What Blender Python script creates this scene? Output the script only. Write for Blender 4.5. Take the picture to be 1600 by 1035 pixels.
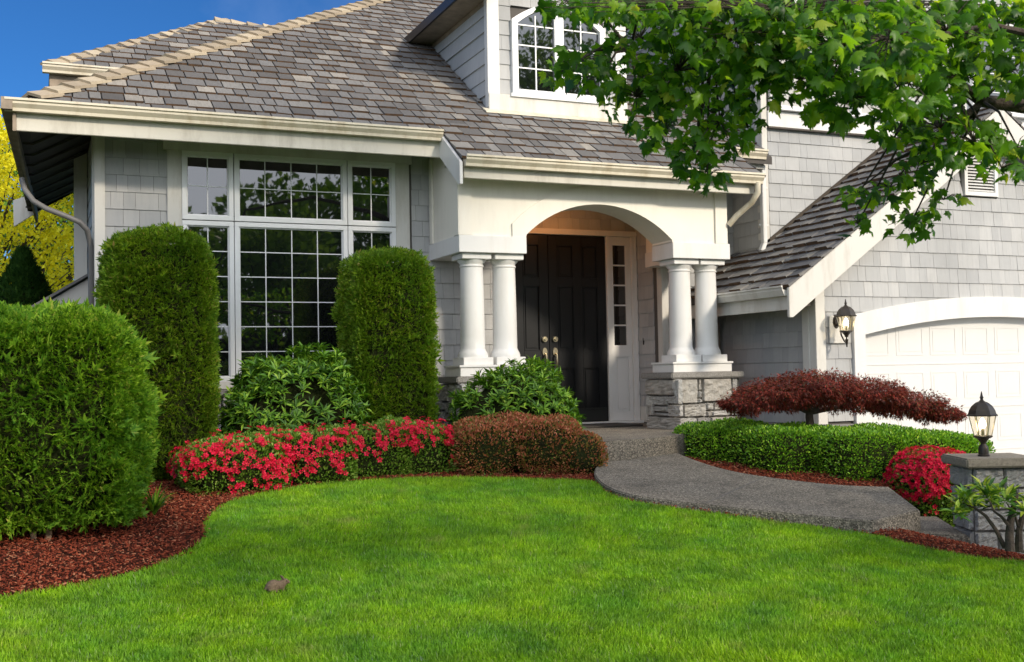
import bpy, math, random
import numpy as np
from mathutils import Matrix, Vector
for o in list(bpy.data.objects): bpy.data.objects.remove(o)
SC = bpy.context.scene
COL = SC.collection
R_ = math.radians
# ------------------------------------------------------------------ camera
F = 1724.15; YAW, PITCH, ROLL = 0.40769983, -0.03774608, -0.01849379
c, s = math.cos, math.sin
Ry = np.array([[c(YAW), 0, -s(YAW)], [0, 1, 0], [s(YAW), 0, c(YAW)]])
Rx = np.array([[1, 0, 0], [0, c(PITCH), -s(PITCH)], [0, s(PITCH), c(PITCH)]])
Rz = np.array([[c(ROLL), -s(ROLL), 0], [s(ROLL), c(ROLL), 0], [0, 0, 1]])
CM = Rz @ Rx @ Ry @ np.array([[1, 0, 0], [0, 0, -1], [0, 1, 0]])
CP = np.array([0, 0, 1.9])
cam = bpy.data.cameras.new('camera'); co = bpy.data.objects.new('camera', cam); COL.objects.link(co)
m3 = np.array([CM[0], -CM[1], -CM[2]]).T
co.matrix_world = Matrix.Translation(CP.tolist()) @ Matrix(m3.tolist()).to_4x4()
cam.sensor_width = 36; cam.sensor_fit = 'HORIZONTAL'; cam.lens = 36 * F / 1600
cam.clip_end = 3000; cam.clip_start = .05
cam.dof.use_dof = True; cam.dof.focus_distance = 11.5; cam.dof.aperture_fstop = 7
SC.camera = co
# ------------------------------------------------------------------ light
CLOUD = (7.6, 8.0, 8.8)
SUN_EL, SUN_AZ = 27, 24                      # azimuth: to the right of straight behind the camera side (-Y)
w = bpy.data.worlds.new('World'); SC.world = w; w.use_nodes = True
nt = w.node_tree; nt.nodes.clear()
sky = nt.nodes.new('ShaderNodeTexSky'); sky.sky_type = 'NISHITA'; sky.sun_disc = False
sky.sun_elevation = R_(SUN_EL); sky.sun_rotation = R_(180 - SUN_AZ)
sky.air_density = 1.0; sky.dust_density = .25; sky.ozone_density = 4.0; sky.altitude = 1800
bg = nt.nodes.new('ShaderNodeBackground'); bg.inputs[1].default_value = .15
wo = nt.nodes.new('ShaderNodeOutputWorld')
tint = nt.nodes.new('ShaderNodeMix'); tint.data_type = 'RGBA'; tint.blend_type = 'MULTIPLY'; tint.inputs[0].default_value = 1; tint.inputs[7].default_value = (.14, .33, .50, 1)
nt.links.new(sky.outputs[0], tint.inputs[6])
# thin bright cloud over the half of the sky that lies towards the sun (behind the viewer); clear deep blue over the house
tc = nt.nodes.new('ShaderNodeTexCoord'); dt = nt.nodes.new('ShaderNodeVectorMath'); dt.operation = 'DOT_PRODUCT'
dt.inputs[1].default_value = (.22, -.95, .22); nt.links.new(tc.outputs['Generated'], dt.inputs[0])
cn = nt.nodes.new('ShaderNodeTexNoise'); cn.inputs['Scale'].default_value = 2.4; cn.inputs['Detail'].default_value = 7; cn.inputs['Roughness'].default_value = .6; nt.links.new(tc.outputs['Generated'], cn.inputs['Vector'])
ad = nt.nodes.new('ShaderNodeMath'); ad.operation = 'MULTIPLY_ADD'; nt.links.new(cn.outputs['Fac'], ad.inputs[0]); ad.inputs[1].default_value = .9; nt.links.new(dt.outputs['Value'], ad.inputs[2])
mr = nt.nodes.new('ShaderNodeMapRange'); mr.interpolation_type = 'SMOOTHSTEP'; mr.inputs['From Min'].default_value = .40; mr.inputs['From Max'].default_value = 1.05; nt.links.new(ad.outputs[0], mr.inputs['Value'])
cl_ = nt.nodes.new('ShaderNodeMix'); cl_.data_type = 'RGBA'; cl_.inputs[7].default_value = (CLOUD[0], CLOUD[1], CLOUD[2], 1)
wn = nt.nodes.new('ShaderNodeMapRange'); wn.inputs['From Min'].default_value = .45; wn.inputs['From Max'].default_value = .8; wn.inputs['To Max'].default_value = .10; nt.links.new(cn.outputs['Fac'], wn.inputs['Value'])
mx = nt.nodes.new('ShaderNodeMath'); mx.operation = 'MAXIMUM'; nt.links.new(mr.outputs[0], mx.inputs[0]); nt.links.new(wn.outputs[0], mx.inputs[1]); nt.links.new(mx.outputs[0], cl_.inputs[0]); nt.links.new(tint.outputs[2], cl_.inputs[6]); nt.links.new(cl_.outputs[2], bg.inputs[0]); nt.links.new(bg.outputs[0], wo.inputs[0])
sl = bpy.data.lights.new('sun', 'SUN'); sl.energy = 2.4; sl.angle = R_(6.0); sl.color = (1, .88, .72)
so = bpy.data.objects.new('sun', sl); COL.objects.link(so)
SD = Vector((math.sin(R_(SUN_AZ)) * math.cos(R_(SUN_EL)), -math.cos(R_(SUN_AZ)) * math.cos(R_(SUN_EL)), math.sin(R_(SUN_EL))))
so.rotation_euler = SD.to_track_quat('Z', 'Y').to_euler(); so.location = (8, -10, 12)
SC.view_settings.view_transform = 'Standard'; SC.view_settings.look = 'None'
SC.view_settings.exposure = .6; SC.view_settings.gamma = 1
SC.render.engine = 'CYCLES'
SC.cycles.max_bounces = 6; SC.cycles.transparent_max_bounces = 6; SC.cycles.diffuse_bounces = 3
SC.cycles.glossy_bounces = 3; SC.cycles.transmission_bounces = 4; SC.cycles.use_denoising = True

# ------------------------------------------------------------------ helpers
def ray(px, py): return CM.T @ np.array([(px - 800) / F, (py - 517.5) / F, 1.0])
def atY(px, py, Y): r = ray(px, py); return CP + r * (Y / r[1])
def dep(px, py, D): return CP + ray(px, py) * D
def tag(o, label=None, cat=None, group=None, kind=None):
    if label: o['label'] = label
    if cat: o['category'] = cat
    if group: o['group'] = group
    if kind: o['kind'] = kind
    return o
def empty(name, loc, label, cat, group=None):
    o = bpy.data.objects.new(name, None); COL.objects.link(o); o.location = loc
    return tag(o, label, cat, group)
def link(name, me, mat, parent=None):
    o = bpy.data.objects.new(name, me); COL.objects.link(o)
    if mat is not None:
        for m in (mat if isinstance(mat, (list, tuple)) else [mat]): me.materials.append(m)
    if parent is not None:
        o.parent = parent
        if parent.type == 'EMPTY': o.matrix_parent_inverse = Matrix.Translation(-parent.location)
    return o
class MB:
    """collects shapes into one mesh (world coordinates)"""
    def __init__(s): s.v = []; s.f = []; s.m = []
    def add(s, vs, fs, mi=0):
        b = len(s.v); s.v += [tuple(map(float, v)) for v in vs]
        s.f += [tuple(b + i for i in f) for f in fs]; s.m += [mi] * len(fs); return s
    def box(s, x0, x1, y0, y1, z0, z1, mi=0):
        vs = [(x, y, z) for z in (z0, z1) for y in (y0, y1) for x in (x0, x1)]
        return s.add(vs, [(0, 2, 3, 1), (4, 5, 7, 6), (0, 1, 5, 4), (2, 6, 7, 3), (0, 4, 6, 2), (1, 3, 7, 5)], mi)
    def prism(s, pts, d, mi=0):
        """pts 3-D polygon, extruded by vector d"""
        n = len(pts); d = np.array(d, float); P = [np.array(p, float) for p in pts]
        vs = P + [p + d for p in P]
        fs = [tuple(range(n)), tuple(range(2 * n - 1, n - 1, -1))] + [(i, (i + 1) % n, n + (i + 1) % n, n + i)[::-1] for i in range(n)]
        return s.add(vs, fs, mi)
    def tube(s, pts, r, n=10, mi=0, cap=True):
        P = [np.array(p, float) for p in pts]; k = len(P)
        rr = r if isinstance(r, (list, tuple, np.ndarray)) else [r] * k
        t0 = P[1] - P[0]; t0 /= np.linalg.norm(t0)
        a = np.cross(t0, [0, 0, 1.]);
        if np.linalg.norm(a) < .1: a = np.cross(t0, [1., 0, 0])
        a /= np.linalg.norm(a); vs = []
        for i in range(k):
            t = P[min(i + 1, k - 1)] - P[max(i - 1, 0)]; t /= np.linalg.norm(t)
            a = a - t * (a @ t); a /= np.linalg.norm(a); b = np.cross(t, a)
            for j in range(n):
                q = 2 * math.pi * j / n; vs.append(P[i] + rr[i] * (a * math.cos(q) + b * math.sin(q)))
        fs = [(i * n + j, i * n + (j + 1) % n, (i + 1) * n + (j + 1) % n, (i + 1) * n + j) for i in range(k - 1) for j in range(n)]
        if cap: fs += [tuple(range(n))[::-1], tuple(range((k - 1) * n, k * n))]
        return s.add(vs, fs, mi)
    def lathe(s, prof, cx, cy, n=24, mi=0, square=False):
        vs = []; k = len(prof)
        for r, z in prof:
            for j in range(n):
                q = 2 * math.pi * (j + .5) / n; vs.append((cx + r * math.cos(q), cy + r * math.sin(q), z))
        fs = [(i * n + j, i * n + (j + 1) % n, (i + 1) * n + (j + 1) % n, (i + 1) * n + j) for i in range(k - 1) for j in range(n)]
        fs += [tuple(range(n))[::-1], tuple(range((k - 1) * n, k * n))]
        return s.add(vs, fs, mi)
    def build(s, name, mat, parent=None, smooth=False, bevel=0, seg=2):
        me = bpy.data.meshes.new(name); me.from_pydata(s.v, [], s.f)
        me.polygons.foreach_set('material_index', s.m); me.update()
        import bmesh
        bm = bmesh.new(); bm.from_mesh(me); bmesh.ops.recalc_face_normals(bm, faces=bm.faces)
        if bevel:
            ed = [e for e in bm.edges if e.is_manifold and e.calc_face_angle(0) > .6]
            bmesh.ops.bevel(bm, geom=ed, offset=bevel, segments=seg, affect='EDGES', clamp_overlap=True)
        bm.to_mesh(me); bm.free()
        if smooth: me.polygons.foreach_set('use_smooth', [True] * len(me.polygons)); me.set_sharp_from_angle(angle=R_(40))
        return link(name, me, mat, parent)
def box(name, x0, x1, y0, y1, z0, z1, mat, parent=None, bevel=.004):
    return MB().box(x0, x1, y0, y1, z0, z1).build(name, mat, parent, bevel=bevel)

# ------------------------------------------------------------------ materials
def newmat(name):
    m = bpy.data.materials.new(name); m.use_nodes = True; nt = m.node_tree
    return m, nt, nt.nodes['Principled BSDF']
def N(nt, t, **k):
    n = nt.nodes.new(t)
    for a, b in k.items():
        if a.startswith('i_'): n.inputs[a[2:].replace('_', ' ')].default_value = b
        else: setattr(n, a, b)
    return n
def ramp(nt, fac, stops):
    r = N(nt, 'ShaderNodeValToRGB'); e = r.color_ramp.elements
    while len(e) < len(stops): e.new(.5)
    for q, (p, cc) in zip(e, stops): q.position = p; q.color = (*cc, 1)
    nt.links.new(fac, r.inputs[0]); return r.outputs[0]
def noise(nt, scale, detail=4, rough=.6, vec=None, stretch=None):
    n = N(nt, 'ShaderNodeTexNoise'); n.inputs['Scale'].default_value = scale
    n.inputs['Detail'].default_value = detail; n.inputs['Roughness'].default_value = rough
    tc = N(nt, 'ShaderNodeTexCoord')
    if stretch:
        mp = N(nt, 'ShaderNodeMapping'); mp.inputs['Scale'].default_value = stretch
        nt.links.new(tc.outputs['Object'], mp.inputs[0]); nt.links.new(mp.outputs[0], n.inputs['Vector'])
    else: nt.links.new(tc.outputs['Object'], n.inputs['Vector'])
    return n.outputs['Fac']
def mix(nt, a, b, f, mode='MIX'):
    m = N(nt, 'ShaderNodeMix', data_type='RGBA', blend_type=mode)
    for i, x in ((0, f), (6, a), (7, b)):
        if hasattr(x, 'is_output'): nt.links.new(x, m.inputs[i])
        else: m.inputs[i].default_value = x if i == 0 else (*x, 1)
    return m.outputs[2]
def bump(nt, bs, h, strength=.3, dist=.01):
    b = N(nt, 'ShaderNodeBump'); b.inputs['Strength'].default_value = strength; b.inputs['Distance'].default_value = dist
    nt.links.new(h, b.inputs['Height']); nt.links.new(b.outputs[0], bs.inputs['Normal'])
def island(nt): return N(nt, 'ShaderNodeNewGeometry').outputs['Random Per Island']
def m_paint(name, col, rough=.5, dirt=.25, dcol=(.36, .33, .26), spec=.3):
    m, nt, b = newmat(name)
    n1 = noise(nt, 4.5, 7, .7, stretch=(1, 1, .22)); n2 = noise(nt, 40, 3)
    f = ramp(nt, n1, [(.48, (0, 0, 0)), (.75, (1, 1, 1))])
    mm = N(nt, 'ShaderNodeMath', operation='MULTIPLY'); nt.links.new(f, mm.inputs[0]); mm.inputs[1].default_value = dirt
    nt.links.new(mix(nt, col, dcol, mm.outputs[0]), b.inputs['Base Color'])
    b.inputs['Roughness'].default_value = rough; b.inputs['Specular IOR Level'].default_value = spec
    bump(nt, b, n2, .15, .002); return m
def m_shingle(name, stops, streak, rough=.75, sdir=(60, 60, 4), bdist=.004, pos=None):
    """per-shingle random tone + wood grain streaks"""
    m, nt, b = newmat(name)
    base = ramp(nt, island(nt), stops)
    g = noise(nt, 1.0, 5, .7, stretch=sdir)
    col = mix(nt, base, streak, ramp(nt, g, [(.45, (0, 0, 0)), (.8, (.5, .5, .5))]))
    big = noise(nt, .9, 5, .6)
    col = mix(nt, col, mix(nt, (0, 0, 0), col, .82), ramp(nt, big, [(.45, (0, 0, 0)), (.7, (1, 1, 1))]))
    nt.links.new(col, b.inputs['Base Color']); b.inputs['Roughness'].default_value = rough
    b.inputs['Specular IOR Level'].default_value = .25
    bump(nt, b, g, .6, bdist); return m
def m_leaf(name, stops, trans=.35, rough=.45, spec=.4, pscale=1.2, pcol=None, pamt=.5, tcol=1.3):
    m, nt, b = newmat(name)
    col = ramp(nt, island(nt), stops)
    if pcol is not None:
        f = ramp(nt, noise(nt, pscale, 3), [(.42, (0, 0, 0)), (.62, (pamt, pamt, pamt))])
        col = mix(nt, col, pcol, f)
    nt.links.new(col, b.inputs['Base Color']); b.inputs['Roughness'].default_value = rough
    b.inputs['Specular IOR Level'].default_value = spec
    if trans:
        t = N(nt, 'ShaderNodeBsdfTranslucent'); ms = N(nt, 'ShaderNodeMixShader'); ms.inputs[0].default_value = trans
        nt.links.new(mix(nt, col, (tcol, tcol * .98, tcol * .45), 1., 'MULTIPLY'), t.inputs[0])
        nt.links.new(b.outputs[0], ms.inputs[1]); nt.links.new(t.outputs[0], ms.inputs[2])
        nt.links.new(ms.outputs[0], nt.nodes['Material Output'].inputs[0])
    return m
def m_simple(name, col, rough=.5, metal=0, spec=.5, nz=None, coat=0):
    m, nt, b = newmat(name); b.inputs['Base Color'].default_value = (*col, 1)
    b.inputs['Roughness'].default_value = rough; b.inputs['Metallic'].default_value = metal
    b.inputs['Specular IOR Level'].default_value = spec; b.inputs['Coat Weight'].default_value = coat
    if nz:
        n = noise(nt, nz[0], 5, .65)
        nt.links.new(mix(nt, col, nz[1], ramp(nt, n, [(.35, (0, 0, 0)), (.7, (1, 1, 1))])), b.inputs['Base Color'])
        bump(nt, b, n, nz[2], nz[3])
    return m
M = {}
M['trim'] = m_paint('white_trim_paint', (.62, .60, .55), .5, .65, (.38, .34, .27))
M['column'] = m_paint('column_paint', (.69, .68, .655), .4, .35, (.50, .46, .38))
M['stucco'] = m_paint('porch_paint', (.78, .74, .65), .55, .35, (.55, .50, .42))
M['gutter'] = m_paint('gutter_enamel', (.62, .56, .43), .4, .8, (.36, .28, .16), .5)
M['fascia'] = m_paint('weathered_fascia', (.60, .57, .49), .6, .8, (.36, .33, .27))
M['window_white'] = m_paint('window_vinyl', (.80, .80, .79), .35, .1)
M['siding'] = m_shingle('painted_wall_shingles', [(0, (.38, .38, .375)), (.35, (.415, .415, .408)), (.7, (.44, .438, .428)), (1, (.475, .47, .455))], (.32, .33, .34), .7, (35, 35, 2.5), .0015)
M['siding_back'] = m_simple('wall_underlay', (.10, .09, .08), .9)
M['roof'] = m_shingle('weathered_cedar_shakes', [(0, (.105, .098, .092)), (.3, (.145, .139, .133)), (.6, (.18, .174, .167)), (.88, (.23, .218, .20)), (1, (.33, .30, .255))], (.07, .065, .062), .8, (45, 9, 9), .01)
M['roof_y'] = m_shingle('weathered_cedar_shakes_side', [(0, (.10, .10, .105)), (.3, (.14, .138, .14)), (.6, (.18, .172, .165)), (1, (.25, .235, .21))], (.07, .065, .062), .8, (9, 45, 9), .01)
M['butt'] = m_simple('cedar_end_grain', (.13, .07, .035), .9, nz=(14, (.05, .032, .02), .4, .01))
M['ridge'] = m_shingle('hip_cap_cedar', [(0, (.33, .27, .19)), (.5, (.42, .34, .24)), (1, (.50, .42, .30))], (.24, .2, .15), .8, (20, 20, 20), .006)
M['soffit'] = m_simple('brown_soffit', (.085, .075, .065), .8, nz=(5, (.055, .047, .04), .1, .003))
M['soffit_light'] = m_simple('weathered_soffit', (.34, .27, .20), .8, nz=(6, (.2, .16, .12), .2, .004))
M['downspout_dark'] = m_simple('weathered_downspout', (.16, .155, .15), .5, nz=(6, (.17, .16, .15), .1, .002))
M['blind'] = m_simple('drawn_blind', (.42, .41, .38), .35)
M['door'] = m_simple('black_door_paint', (.009, .0095, .0105), .36, spec=.35, nz=(60, (.012, .0125, .0135), .06, .001))
M['brass'] = m_simple('aged_brass', (.55, .48, .33), .28, 1)
M['iron'] = m_simple('bronze_black_iron', (.035, .03, .027), .42, .5, nz=(30, (.06, .045, .03), .3, .002))
def m_aggregate():
    m, nt, b = newmat('exposed_aggregate'); v = N(nt, 'ShaderNodeTexVoronoi'); v.inputs['Scale'].default_value = 100
    tc = N(nt, 'ShaderNodeTexCoord'); nt.links.new(tc.outputs['Object'], v.inputs['Vector'])
    sp = N(nt, 'ShaderNodeSeparateColor'); nt.links.new(v.outputs['Color'], sp.inputs[0])
    col = ramp(nt, sp.outputs[0], [(0, (.07, .06, .048)), (.45, (.155, .138, .112)), (.8, (.23, .205, .165)), (1, (.38, .325, .25))])
    col = mix(nt, col, mix(nt, col, (.6, .6, .6), 1., 'MULTIPLY'), ramp(nt, noise(nt, 2.5, 6, .65), [(.45, (0, 0, 0)), (.72, (1, 1, 1))]))
    nt.links.new(col, b.inputs['Base Color']); b.inputs['Roughness'].default_value = .8; b.inputs['Specular IOR Level'].default_value = .3; bump(nt, b, v.outputs['Distance'], .5, .006); return m
M['concrete'] = m_aggregate()
M['mat_rubber'] = m_simple('doormat_fibre', (.03, .028, .025), .95, nz=(120, (.06, .05, .04), .6, .006))
M['mortar'] = m_simple('mortar', (.15, .14, .125), .95, nz=(40, (.1, .09, .08), .4, .005))
M['bark'] = m_simple('bark', (.075, .055, .04), .9, nz=(22, (.03, .023, .018), .9, .02))
M['bark_pale'] = m_simple('peeling_bark', (.30, .19, .12), .85, nz=(18, (.15, .09, .06), .9, .01))
def m_stone(name, stops):
    m, nt, b = newmat(name); base = ramp(nt, island(nt), stops)
    n1 = noise(nt, 9, 8, .7); n2 = noise(nt, 50, 4, .7)
    col = mix(nt, base, (.10, .09, .08), ramp(nt, n1, [(.5, (0, 0, 0)), (.8, (.8, .8, .8))]))
    col = mix(nt, col, (.36, .30, .22), ramp(nt, n2, [(.55, (0, 0, 0)), (.8, (.5, .5, .5))]))
    nt.links.new(col, b.inputs['Base Color']); b.inputs['Roughness'].default_value = .9
    bump(nt, b, n1, 1.0, .06); return m
M['stone'] = m_stone('ashlar_stone', [(0, (.36, .35, .33)), (.4, (.46, .45, .42)), (.7, (.42, .39, .34)), (1, (.55, .53, .50))])
M['stone_cap'] = m_simple('cap_stone', (.30, .285, .26), .9, nz=(60, (.15, .14, .125), .8, .008))
def m_glass_dark():
    m, nt, b = newmat('window_glass'); b.inputs['Base Color'].default_value = (.006, .007, .007, 1)
    b.inputs['Roughness'].default_value = .015; b.inputs['IOR'].default_value = 1.9; b.inputs['Specular IOR Level'].default_value = .75
    bump(nt, b, noise(nt, 2.2, 1), .02, .05); return m
M['glass'] = m_glass_dark()
def m_emit(name, col, st):
    m, nt, b = newmat(name); b.inputs['Base Color'].default_value = (1, 1, 1, 1)
    b.inputs['Emission Color'].default_value = (*col, 1); b.inputs['Emission Strength'].default_value = st; return m
M['bulb'] = m_emit('lit_bulb', (1, .86, .62), 14)
def m_clear():
    m, nt, b = newmat('lantern_glass'); nt.nodes.remove(b)
    g = N(nt, 'ShaderNodeBsdfGlossy'); g.inputs['Roughness'].default_value = .05
    t = N(nt, 'ShaderNodeBsdfTransparent'); t.inputs[0].default_value = (.97, .93, .84, 1)
    ms = N(nt, 'ShaderNodeMixShader'); ms.inputs[0].default_value = .08
    nt.links.new(t.outputs[0], ms.inputs[1]); nt.links.new(g.outputs[0], ms.inputs[2]); nt.links.new(ms.outputs[0], nt.nodes['Material Output'].inputs[0]); return m
M['lantern_glass'] = m_clear()

# ------------------------------------------------------------------ shingles
def clip(poly, conv):
    """clip convex polygon by convex CCW region (2-D)"""
    out = poly; n = len(conv)
    for i in range(n):
        ax, ay = conv[i]; bx, by = conv[(i + 1) % n]; ex, ey = bx - ax, by - ay
        inp, out = out, []
        if not inp: return []
        for j in range(len(inp)):
            p, q = inp[j], inp[(j + 1) % len(inp)]
            dp = ex * (p[1] - ay) - ey * (p[0] - ax); dq = ex * (q[1] - ay) - ey * (q[0] - ax)
            if dp >= 0: out.append(p)
            if (dp >= 0) != (dq >= 0):
                t = dp / (dp - dq); out.append((p[0] + t * (q[0] - p[0]), p[1] + t * (q[1] - p[1])))
    return out
def shingles(name, mats, O, U, V, NN, polys, ex, wr, t0, gap, parent, seed=1, wob=.0, v_start=None, tvar=.3, lift=0.0):
    rng = random.Random(seed); O, U, V, NN = [np.array(a, float) for a in (O, U, V, NN)]
    v0 = min(p[1] for P in polys for p in P) if v_start is None else v_start
    v1 = max(p[1] for P in polys for p in P); u0 = min(p[0] for P in polys for p in P); u1 = max(p[0] for P in polys for p in P)
    vs, fs, ms = [], [], []
    v = v0
    while v < v1:
        u = u0 - rng.random() * .15
        while u < u1:
            wd = rng.uniform(*wr); dv = rng.uniform(-wob, wob); t = t0 * rng.uniform(1 - tvar, 1 + tvar); sk = rng.uniform(-wob, wob) * .5
            tilt = rng.uniform(-.12, .12) * t0
            rect = [(u, v + dv - sk), (u + wd - gap, v + dv + sk), (u + wd - gap, v + ex * 1.18), (u, v + ex * 1.18)]
            for C in polys:
                q = clip(rect, C)
                if len(q) < 3: continue
                ar = sum(q[i][0] * q[(i + 1) % len(q)][1] - q[(i + 1) % len(q)][0] * q[i][1] for i in range(len(q)))
                if abs(ar) < 4e-5: continue
                b = len(vs); n = len(q)
                for (a, d) in q:
                    h = t * (1 - .9 * min(1, max(0, (d - v) / (ex * 1.18)))) + tilt * ((a - u) / wd - .5) + lift
                    vs.append(O + U * a + V * d + NN * h)
                for (a, d) in q: vs.append(O + U * a + V * d - NN * .004)
                fs.append(tuple(range(b, b + n))); ms.append(0)
                for i in range(n):
                    j = (i + 1) % n
                    fs.append((b + i, b + n + i, b + n + j, b + j))
                    low = q[i][1] < v + ex * .35 and q[j][1] < v + ex * .35
                    ms.append(1 if low else 0)
            u += wd
        v += ex
    me = bpy.data.meshes.new(name); me.from_pydata([tuple(p) for p in vs], [], fs)
    if len(mats) > 1: me.polygons.foreach_set('material_index', ms)
    else: me.polygons.foreach_set('material_index', [0] * len(fs))
    me.update()
    return link(name, me, mats, parent)
EXW = .181
def wall_shingles(name, parent, Y, rects, seed, x_axis=True, X=None, sgn=-1, v_start=None):
    """painted wall shingles: rects = convex polygons of (u,z); wall faces -Y (x_axis) or -X/+X (X given)"""
    if x_axis: return shingles(name, [M['siding']], (0, Y, 0), (1, 0, 0), (0, 0, 1), (0, -1, 0), rects, EXW, (.10, .24), .015, .003, parent, seed, .0012, v_start, .12)
    if sgn < 0: # faces -X ; u runs along -Y so that U x V = N
        return shingles(name, [M['siding']], (X, 0, 0), (0, -1, 0), (0, 0, 1), (-1, 0, 0), rects, EXW, (.10, .24), .015, .003, parent, seed, .0012, v_start, .12)
    return shingles(name, [M['siding']], (X, 0, 0), (0, 1, 0), (0, 0, 1), (1, 0, 0), rects, EXW, (.10, .24), .015, .003, parent, seed, .0012, v_start, .12)
def rc(a, b, c_, d): return [(a, c_), (b, c_), (b, d), (a, d)]

# ------------------------------------------------------------------ ground
def smooth(x): x = np.clip(x, 0, 1); return x * x * (3 - 2 * x)
def gz(X, Y):
    X = np.asarray(X, float); Y = np.asarray(Y, float)
    z = np.interp(Y, [-40, -12, 0, 4, 5, 6, 7, 8, 9, 10, 12, 16], [-.6, -.3, .22, .40, .46, .52, .60, .755, .865, .93, .96, .96])
    xd = np.interp(Y, [0, 6, 7, 8.0, 8.5, 10], [6.5, 6.35, 6.12, 6.7, 8.6, 8.9])
    t = smooth((X - xd) / 1.2)
    z = z * (1 - t) + .24 * t
    return z + .012 * np.sin(X * 1.7 + Y * .6) * np.sin(Y * 1.3 - X * .4)
LAWN = [(-9, 6.9), (-2.5, 7.05), (-.9, 7.12), (-.2, 7.2), (.34, 7.32), (.78, 7.6), (1.08, 8.05), (1.17, 8.6), (1.47, 9.3), (1.98, 9.68), (2.7, 9.86), (3.5, 9.72), (4.3, 9.4), (4.72, 9.12),
        (4.60, 8.6), (4.66, 8.19), (5.0, 7.76), (5.38, 7.38), (5.83, 6.98), (5.98, 6.7), (6.0, 6.4), (6.13, 6.05), (6.35, 5.75), (6.9, 5.2), (8, 4.2), (9.5, 3.2), (9.5, -4), (-9, -4)]
def inpoly(X, Y, poly):
    ins = np.zeros(X.shape, bool); n = len(poly)
    for i in range(n):
        x0, y0 = poly[i]; x1, y1 = poly[(i + 1) % n]
        cnd = ((y0 > Y) != (y1 > Y)); xx = (x1 - x0) * (Y - y0) / (y1 - y0 + 1e-12) + x0
        ins ^= cnd & (X < xx)
    return ins
def catmull(pts, k=6):
    P = np.array(pts, float); out = []
    for i in range(len(P) - 1):
        p0, p1, p2, p3 = P[max(i - 1, 0)], P[i], P[i + 1], P[min(i + 2, len(P) - 1)]
        for j in range(k):
            t = j / k; out.append(.5 * ((2 * p1) + (-p0 + p2) * t + (2 * p0 - 5 * p1 + 4 * p2 - p3) * t * t + (-p0 + 3 * p1 - 3 * p2 + p3) * t ** 3))
    out.append(P[-1]); return [tuple(q) for q in out]
LAWN = [tuple(p) for p in LAWN[:3]] + catmull(LAWN[3:25]) + [tuple(p) for p in LAWN[25:]]
def grid_obj(name, x0, x1, y0, y1, st, keep, off, mat, kind='structure'):
    xs = np.arange(x0, x1 + st / 2, st); ys = np.arange(y0, y1 + st / 2, st)
    XX, YY = np.meshgrid(xs, ys); Z = gz(XX, YY) + off
    V = np.stack([XX.ravel(), YY.ravel(), Z.ravel()], 1); nx = len(xs)
    i, j = np.meshgrid(np.arange(nx - 1), np.arange(len(ys) - 1)); i = i.ravel(); j = j.ravel()
    cxm = xs[i] + st / 2; cym = ys[j] + st / 2; k = keep(cxm, cym)
    a = (j * nx + i)[k]; Fq = np.stack([a, a + 1, a + 1 + nx, a + nx], 1)
    o = fastmesh(name, V, Fq, mat); return tag(o, kind=kind)
def fastmesh(name, V, Fq, mat, parent=None, smooth_=False):
    me = bpy.data.meshes.new(name); V = np.ascontiguousarray(V, np.float32); k = Fq.shape[1]
    me.vertices.add(len(V)); me.vertices.foreach_set('co', V.ravel())
    me.loops.add(Fq.size); me.loops.foreach_set('vertex_index', np.ascontiguousarray(Fq, np.int32).ravel())
    me.polygons.add(len(Fq)); me.polygons.foreach_set('loop_start', np.arange(0, Fq.size, k, dtype=np.int32))
    try: me.polygons.foreach_set('loop_total', np.full(len(Fq), k, np.int32))
    except Exception: pass
    me.update(calc_edges=True)
    if smooth_: me.polygons.foreach_set('use_smooth', np.ones(len(Fq), bool))
    return link(name, me, mat, parent)
m, nt, b = newmat('lawn_soil')
nt.links.new(mix(nt, (.05, .13, .012), (.09, .18, .02), noise(nt, 1.1, 5)), b.inputs['Base Color']); b.inputs['Roughness'].default_value = .95; b.inputs['Specular IOR Level'].default_value = .1
bump(nt, b, noise(nt, 60, 4), .8, .03); M['lawn'] = m
M['mulch'] = m_simple('mulch_base', (.075, .022, .012), .95, spec=.1, nz=(45, (.025, .009, .006), 1, .03))
M['chip'] = m_leaf('mulch_chip', [(0, (.07, .014, .008)), (.5, (.17, .032, .014)), (.85, (.24, .055, .026)), (1, (.34, .16, .09))], 0, .85, .15)
M['drive'] = m_simple('driveway_concrete', (.42, .40, .37), .9, nz=(90, (.33, .31, .29), .3, .004))
M['far_ground'] = m_simple('far_grass', (.06, .10, .03), .95, nz=(.5, (.09, .11, .04), .2, .05))
lawn_k = lambda x, y: inpoly(x, y, LAWN)
drive_k = lambda x, y: (x > np.interp(y, [-5, 5, 7, 8.4, 8.6, 11], [12, 9.6, 8.9, 8.7, 8.8, 8.8]))
grid_obj('lawn', -9, 9.5, -4, 9.95, .06, lawn_k, 0, M['lawn'])
grid_obj('mulch_bed', -9, 9.6, 4, 12.4, .06, lambda x, y: ~lawn_k(x, y) & ~drive_k(x, y), .004, M['mulch'])
grid_obj('driveway', 8.6, 20, -6, 10.4, .2, drive_k, .008, M['drive'])
grid_obj('ground', -60, 60, -60, 70, 1.0, lambda x, y: x > -999, -.06, M['far_ground'])
MB().add([(-900, -900, -.75), (900, -900, -.75), (900, 900, -.75), (-900, 900, -.75)], [(0, 1, 2, 3)]).build('far_ground', M['far_ground']); tag(bpy.data.objects['far_ground'], kind='structure')

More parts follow.
